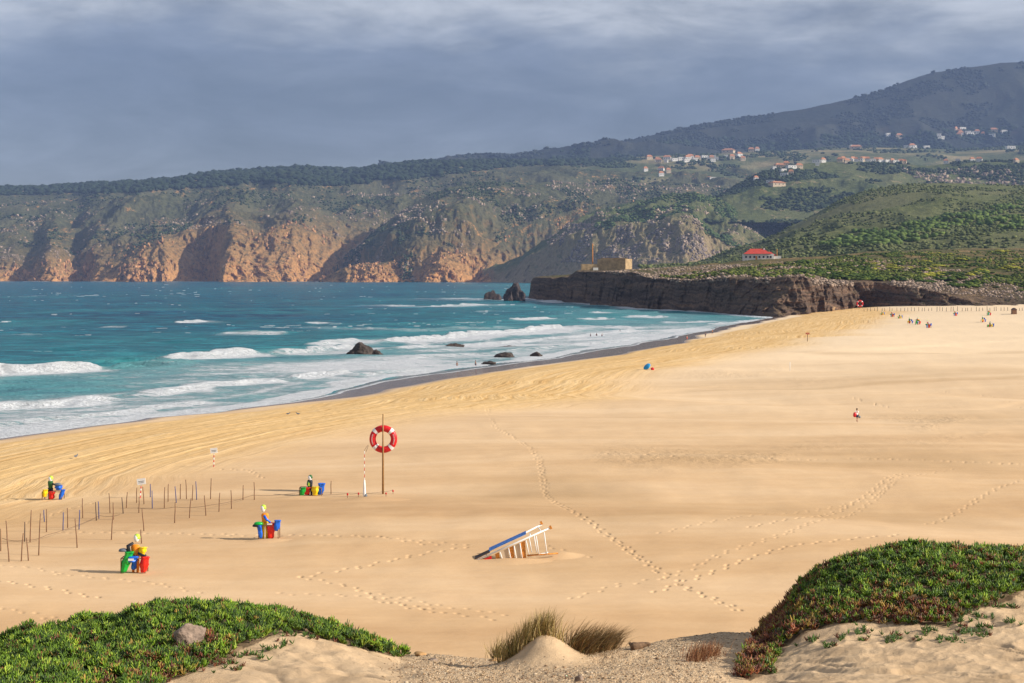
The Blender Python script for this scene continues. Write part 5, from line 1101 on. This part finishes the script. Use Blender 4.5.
# ---- birds
def bird(c, rz, label, m):
    e = empty('seabird', c, rz); e.scale = (1.25,)*3; tag(e, label, 'bird', 'birds standing on the wet sand side')
    J = {'b': ((0, 0, .20), (.085, .08)), 't': ((-.2, 0, .19), (.03, .02)), 'f': ((.12, 0, .24), (.07, .065)), 'n': ((.18, 0, .32), .035), 'h': ((.22, 0, .37), .04), 'k': ((.29, 0, .36), .01)}
    skin('body', J, [('b', 't'), ('b', 'f'), ('f', 'n'), ('n', 'h'), ('h', 'k')], m, e)
    for y in (-.035, .035): b = MB(); b.tube([(0, y, .16), (.01, y, 0)], .009, 5); b.build('leg', M['rust'], e, True)
    for y in (-.07, .07): b = MB(); b.add([(.1, y, .26), (-.1, y*1.1, .27), (-.26, y*.4, .19), (-.05, y*1.25, .17)], [(0, 1, 2, 3)]); o = b.build('wing', M['grey'], e, False); s = o.modifiers.new('thick', 'SOLIDIFY'); s.thickness = .015
bird(on_beach(76, 458.5), 1.2, 'dark bird alone on the sand at far left, seaward of the fence', M['grey'])
bird(on_beach(288, 415.5), .3, 'left bird of a pair on the golden sand by the water', M['grey'])
bird(on_beach(298, 415.5), 3.4, 'right bird of a pair on the golden sand by the water', M['grey'])

# ------------------------------------------------------------------ rocks in the water
def srock(px0, px1, pyb, pyt, seed, label, m=None, dp=.8):
    c = W((px0+px1)/2, pyb, 0); k = ppm(c); w = (px1-px0)/k; h = (pyb-pyt)/k
    return rock('sea_rock', c+Vector((0, w*.2, 0)), (w*1.15, w*dp*1.1, h*2.4), m or M['searock'], seed, label, 'rock', detail=4, nz_=.3)
srock(347, 370, 355.5, 345.5, 21, 'rounded dark rock in the surf, larger of a pair')
srock(367, 382, 355, 350.5, 22, 'low dark rock touching the right side of the rounded surf rock')
srock(443, 466, 348.5, 344.5, 23, 'flat dark rock in the foam above the two paddling bathers')
srock(497, 522, 348.5, 345, 24, 'flat dark rock in the foam, farthest right and seaward')
srock(496, 516, 357.5, 353.5, 25, 'low mossy brown rock at the edge of the wet sand')
srock(531, 544, 356.5, 353, 26, 'small dark rock on the wet sand, right of the mossy one')
srock(479, 498, 364.5, 361.5, 27, 'very low grey rock in the shallow film nearest the bathers')
def stack(parts, label):
    c0 = W(parts[0][0], parts[0][2], 0); e = empty('sea_stack', (c0.x, c0.y, 0)); tag(e, label, 'sea stack')
    for i, (pxc, wpx, pyb, pyt) in enumerate(parts):
        c = W(pxc, pyb, 0); k = ppm(c); h = (pyb-pyt)/k; w = wpx/k
        o = rock('crag', Vector((c.x-c0.x, c.y-c0.y+w*.3, h*.1)), (w*1.15, w, h*1.85), M['cliffrock'], 31+i+int(pxc), None, None, detail=4, fac=(.4, .8), nz_=.35); o.parent = e
        for q in ('label', 'category'):
            if q in o: del o[q]
stack([(490, 12, 300, 285.5), (497, 12, 300, 294)], 'left sea stack, a single dark knob off the headland tip')
stack([(513.5, 18, 301, 283), (509, 13, 301, 287), (521, 9, 301, 291)], 'right sea stack, the taller pointed dark rock beside the headland tip')

# ------------------------------------------------------------------ buildings
def facing_box(b, w, d, h, z=0): b.box((0, 0, z+h/2), (w, d, h))
# fort ruin on the headland
c = ground_at(608, 271, ['headland_cliff'], 6); k = F/1240.; c = W(608, 270.5, Y=1240)
ft = empty('fort_ruin', c); tag(ft, 'square roofless stone fort on the tip of the headland', 'fort')
b = MB()
w1 = 29/k; h1 = 11.5/k
b.box((3/k+4/k, 0, h1/2-2), (w1, 22, h1+4)); b.build('main_block', M['fort'], ft).rotation_euler = (0, 0, -.35)
b = MB(); b.box((9/k, -8, h1+.4), (w1*.92, .6, .8)); b.box((3/k, 8, h1+.4), (w1*.9, .6, .8)); b.build('parapet', M['fort'], ft).rotation_euler = (0, 0, -.35)
b = MB(); b.box((-17/k, 0, 3.2/k-1.5), (20/k, 16, 6.4/k+3)); b.build('low_wing', M['fort'], ft)
b = MB(); b.box((-13/k, -9, 1.2/k), (5/k, 3, 3.2/k)); b.build('white_shed', M['plaster'], ft)
for x in (4, 10): b = MB(); b.box((x/k, -12.5, 4/k), (1.6/k, .3, 2/k)); b.build('window', M['glass'], ft)
b = MB(); b.tube([(-15.5/k, -2, 0), (-15.5/k, -2, 27/k)], [.5, .35], 8); b.build('mast', M['rust'], ft, True)
# house with the red roof
c = W(758, 258.8, Y=1240); k = F/1250.; hs = empty('house', c, -.12); tag(hs, 'white house with a red roof on the rise of the headland', 'house')
b = MB(); b.box((0, 0, 1.), (30/k, 13, 6.5)); b.build('wall', M['plaster'], hs)
def hip(b, w, d, z, h, x=0): b.add([(x-w/2, -d/2, z), (x+w/2, -d/2, z), (x+w/2, d/2, z), (x-w/2, d/2, z), (x-w/2+d/2*.8, 0, z+h), (x+w/2-d/2*.8, 0, z+h)], [(0, 1, 5, 4), (1, 2, 5), (2, 3, 4, 5), (3, 0, 4), (0, 3, 2, 1)])
b = MB(); hip(b, 27/k, 16, 4.3, 4.6, -1/k); rf = b.build('roof', M['roofred'], hs)
b = MB(); b.box((6/k, -1, 8.2), (1.4, 1.4, 2.6)); b.build('chimney', M['plaster'], rf)
b = MB(); hip(b, 12/k, 10, 3.1, 3, 11/k); b.build('roof', M['roofred'], hs)
for x in (-12, -8, -4, 1, 5, 9, 12): b = MB(); b.box((x/k, -6.55, 1.6), (1.6, .2, 1.8)); b.build('window', M['glass'], hs)
b = MB(); b.box((-2/k, -6.55, .6), (1.6, .22, 3.6)); b.build('door', M['rust'], hs)
b = MB(); b.box((17/k, 2, .6), (11/k, 8, 3.6)); b.build('annex', M['plaster'], hs)
c = W(777, 259, Y=1290); b = MB(); b.tube([(0, 0, -1), (0, 0, 9)], [.35, .3], 8); o = b.build('mast', M['rust'], smooth=True); o.location = c; tag(o, 'brown mast standing right of the red-roofed house', 'mast')
# village houses
HS = [(649, 159.5, 7, 't'), (667, 160, 9, 'r'), (674, 161, 7, 'w'), (682, 160, 8, 'w'), (690, 159, 8, 'r'), (697, 160, 7, 't'), (705, 158.5, 8, 'w'), (713, 159, 7, 'r'), (716, 160, 5, 'w'), (728, 152.5, 14, 't'), (739, 156.5, 7, 'r'), (751, 151, 7, 't'), (757, 151, 5, 'r'),
      (645, 171, 5, 'r'), (714, 180, 13, 'w'), (709, 181, 7, 'r'), (778, 163, 11, 't'), (785, 161.5, 7, 't'), (791, 168.5, 11, 'w'), (799, 168, 8, 't'), (784, 176, 9, 'w'), (791, 174.5, 6, 't'), (777, 185.5, 17, 't'), (770, 183.5, 9, 'w'), (816, 157.5, 9, 'w'), (822, 156.5, 6, 'r'), (840, 162, 7, 't'), (843, 155, 6, 't'),
      (848, 157, 7, 'w'), (853, 159, 8, 'r'), (860, 161, 8, 'w'), (864, 157, 7, 't'), (872, 156, 8, 'w'), (880, 158, 7, 'r'), (888, 158, 9, 'w'), (895, 158, 8, 'w'), (902, 158.5, 6, 't'), (852, 145, 6, 'w'), (858, 146, 5, 'w'), (855, 149.5, 13, 't'), (888, 136.5, 7, 'w'), (906, 142, 5, 'w'), (914, 139.5, 5, 'w'), (938, 136.5, 7, 'w'),
      (956, 131, 4, 't'), (962, 130, 8, 'w'), (969, 135, 9, 'w'), (975, 133.5, 7, 'w'), (993, 133, 9, 't'), (1004, 133, 7, 'w'), (1010, 149, 10, 'w'), (527, 159.5, 6, 'c'), (538, 159, 4, 'c'), (185, 188, 6, 'w'), (190, 187.5, 4, 'w'), (1016, 163, 6, 't')]
wallm = {'t': M['cream'], 'r': M['plaster'], 'w': M['plaster'], 'c': M['cream']}; roofm = {'t': M['rooftile'], 'r': M['rooftile'], 'w': M['plaster'], 'c': M['fort']}
def region(px, py):
    if px < 300: return 'on the dark slope high above the left sea cliffs'
    if px < 560: return 'on the bare ridge top in the middle distance'
    if px < 725 and py > 168: return 'among trees below the left part of the village'
    if px < 725: return 'in the long row at the left part of the village'
    if px < 762 and py < 160: return 'between the long village row and the wooded hill'
    if px < 830 and py > 160: return 'on the left flank of the wooded hill'
    if px < 830: return 'at the left end of the hilltop village'
    if px < 905 and py > 152: return 'in the dense hilltop village on the right'
    if px < 870: return 'on its own just above the hilltop village'
    return 'on the mountain foot above the hilltop village'
rh = random.Random(12)
for (x0, x1, yA, yB, sp, n_) in ((650, 745, 161, 159, 2, 14), (845, 905, 161, 157, 3.5, 14), (880, 1020, 141, 133, 3, 12), (770, 830, 172, 166, 6, 5), (640, 760, 172, 182, 5, 5), (930, 1022, 158, 156, 4, 4)):
    for q in range(n_):
        t = rh.random(); HS.append((x0+(x1-x0)*t, yA+(yB-yA)*t+rh.uniform(-sp, sp), rh.choice([4.5, 5.5, 6, 7]), rh.choice('twwr')))
hn = {}
for i, (px, py, wpx, t) in enumerate(HS):
    c = ground_at(px, py, ['wooded_hill', 'village_plateau', 'mountain'] if px > 300 else ['cliff_coast'], 9)
    if c is None: c = ground_at(px, py, ['cliff_coast', 'village_plateau', 'mountain', 'rocky_spur'], 12)
    if c is None: continue
    k = F/c.y; w = wpx/k*.85; h = 2.6/k; d = w*.6
    e = empty('house', c, r3.uniform(-.5, .5)); flat = t in 'wc'
    words_ = ('white flat-topped' if t == 'w' else 'pale ruined' if t == 'c' else 'white orange-roofed' if t == 'r' else 'cream tile-roofed')
    size_ = 'long' if wpx > 9 else 'small' if wpx < 6.5 else 'mid-sized'
    tag(e, f'{size_} {words_} house {region(px, py)}', 'house', 'distant houses of the hillside village')
    b = MB(); b.box((0, 0, h/2-h*.3), (w, d, h*1.6)); b.build('wall', wallm[t], e)
    b = MB()
    if flat: b.box((0, 0, h*1.1+.4), (w*1.04, d*1.04, .8))
    else: hip(b, w*1.12, d*1.15, h*1.1, h*.75)
    b.build('roof', roofm[t], e)
    for q in range(3): b = MB(); b.box(((q-1)*w*.3, -d/2-.12, h*.55), (w*.08, .25, h*.35)); b.build('window', M['glass'], e)

# ------------------------------------------------------------------ air, light, camera
def haze():
    b = MB(); x = 11000; b.add([(-x, -300, -16), (x, -300, -16), (x, 10600, -16), (-x, 10600, -16), (-x, -300, 1700), (x, -300, 1700), (x, 10600, 1700), (-x, 10600, 1700)], [(0, 3, 2, 1), (4, 5, 6, 7), (0, 1, 5, 4), (1, 2, 6, 5), (2, 3, 7, 6), (3, 0, 4, 7)])
    m = bpy.data.materials.new('sea_haze'); m.use_nodes = True; nt = m.node_tree; nt.nodes.clear()
    o_ = nt.nodes.new('ShaderNodeOutputMaterial'); v = nt.nodes.new('ShaderNodeVolumePrincipled')
    v.inputs['Color'].default_value = (.36, .50, .86, 1); v.inputs['Density'].default_value = HAZE; v.inputs['Anisotropy'].default_value = .0
    nt.links.new(v.outputs[0], o_.inputs['Volume'])
    tag(b.build('haze', m), 'thin blue sea haze filling the air over the bay', 'haze', kind='stuff')
HAZE = 5.4e-5
haze()
SUN_E, SUN_A = 28.0, 14.0
w = bpy.data.worlds.new('World'); scn.world = w; w.use_nodes = True; nt = w.node_tree; N = NT(nt); bg = nt.nodes['Background']
sky = nt.nodes.new('ShaderNodeTexSky'); sky.sky_type = 'NISHITA'; sky.sun_disc = False; sky.sun_elevation = R(SUN_E); sky.sun_rotation = R(90+SUN_A); sky.air_density = 1; sky.dust_density = 1
tc = nt.nodes.new('ShaderNodeTexCoord'); sx = nt.nodes.new('ShaderNodeSeparateXYZ'); N.l(tc.outputs['Generated'], sx.inputs[0])
el = N.m('ADD', sx.outputs[2], N.m('MULTIPLY', N.m('SUBTRACT', N.noise(1, 5, .6, N.scale(tc.outputs['Generated'], (5, 5, 16))), .5), .16))
CB = 1.72
cb = lambda r_, g_, b_: (r_*CB, g_*CB, b_*CB)
base = N.ramp(el, [(0.0, cb(.60, .68, .84)), (.055, cb(.54, .61, .77)), (.09, cb(.35, .39, .53)), (.122, cb(.27, .305, .43)), (.148, cb(.44, .48, .60)), (.168, cb(.80, .82, .89)), (.188, cb(1.40, 1.40, 1.42)), (.5, cb(.9, .95, 1.05)), (1, cb(1., 1.05, 1.15))])
side = N.m('ADD', N.m('MULTIPLY', sx.outputs[0], .35), 1.0)
n_ = N.noise(1, 7, .62, N.scale(tc.outputs['Generated'], (7, 7, 26)), .5)
cl = N.mix(1.0, base, N.ramp(n_, [(.34, .62), (.5, 1.0), (.66, 1.4)]), 'MULTIPLY')
N.l(N.mix(.85, sky.outputs[0], cl), bg.inputs['Color']); bg.inputs['Strength'].default_value = .15
sl = bpy.data.lights.new('sun', 'SUN'); sl.energy = 4.2; sl.angle = R(.6); sl.color = (1, .93, .82)
so = bpy.data.objects.new('sun', sl); COL.objects.link(so)
sd = Vector((math.cos(R(SUN_E))*math.cos(R(SUN_A)), -math.cos(R(SUN_E))*math.sin(R(SUN_A)), math.sin(R(SUN_E))))
so.rotation_euler = (-sd).to_track_quat('-Z', 'Y').to_euler()
cam = bpy.data.cameras.new('camera'); co = bpy.data.objects.new('camera', cam); COL.objects.link(co)
co.location = (0, 0, CAMZ); co.rotation_euler = (R(90), 0, 0); cam.sensor_width = 36; cam.lens = F/1024*36; cam.shift_y = -(341.5-HZ)/1024; cam.clip_start = .1; cam.clip_end = 60000
scn.camera = co
scn.view_settings.view_transform = 'Standard'; scn.view_settings.look = 'None'; scn.view_settings.gamma = 1; scn.view_settings.exposure = .62; scn.view_settings.use_curve_mapping = False
scn.cycles.max_bounces = 5; scn.cycles.volume_bounces = 0; scn.cycles.use_denoising = True
try: scn.cycles.denoiser = 'OPENIMAGEDENOISE'
except Exception: pass
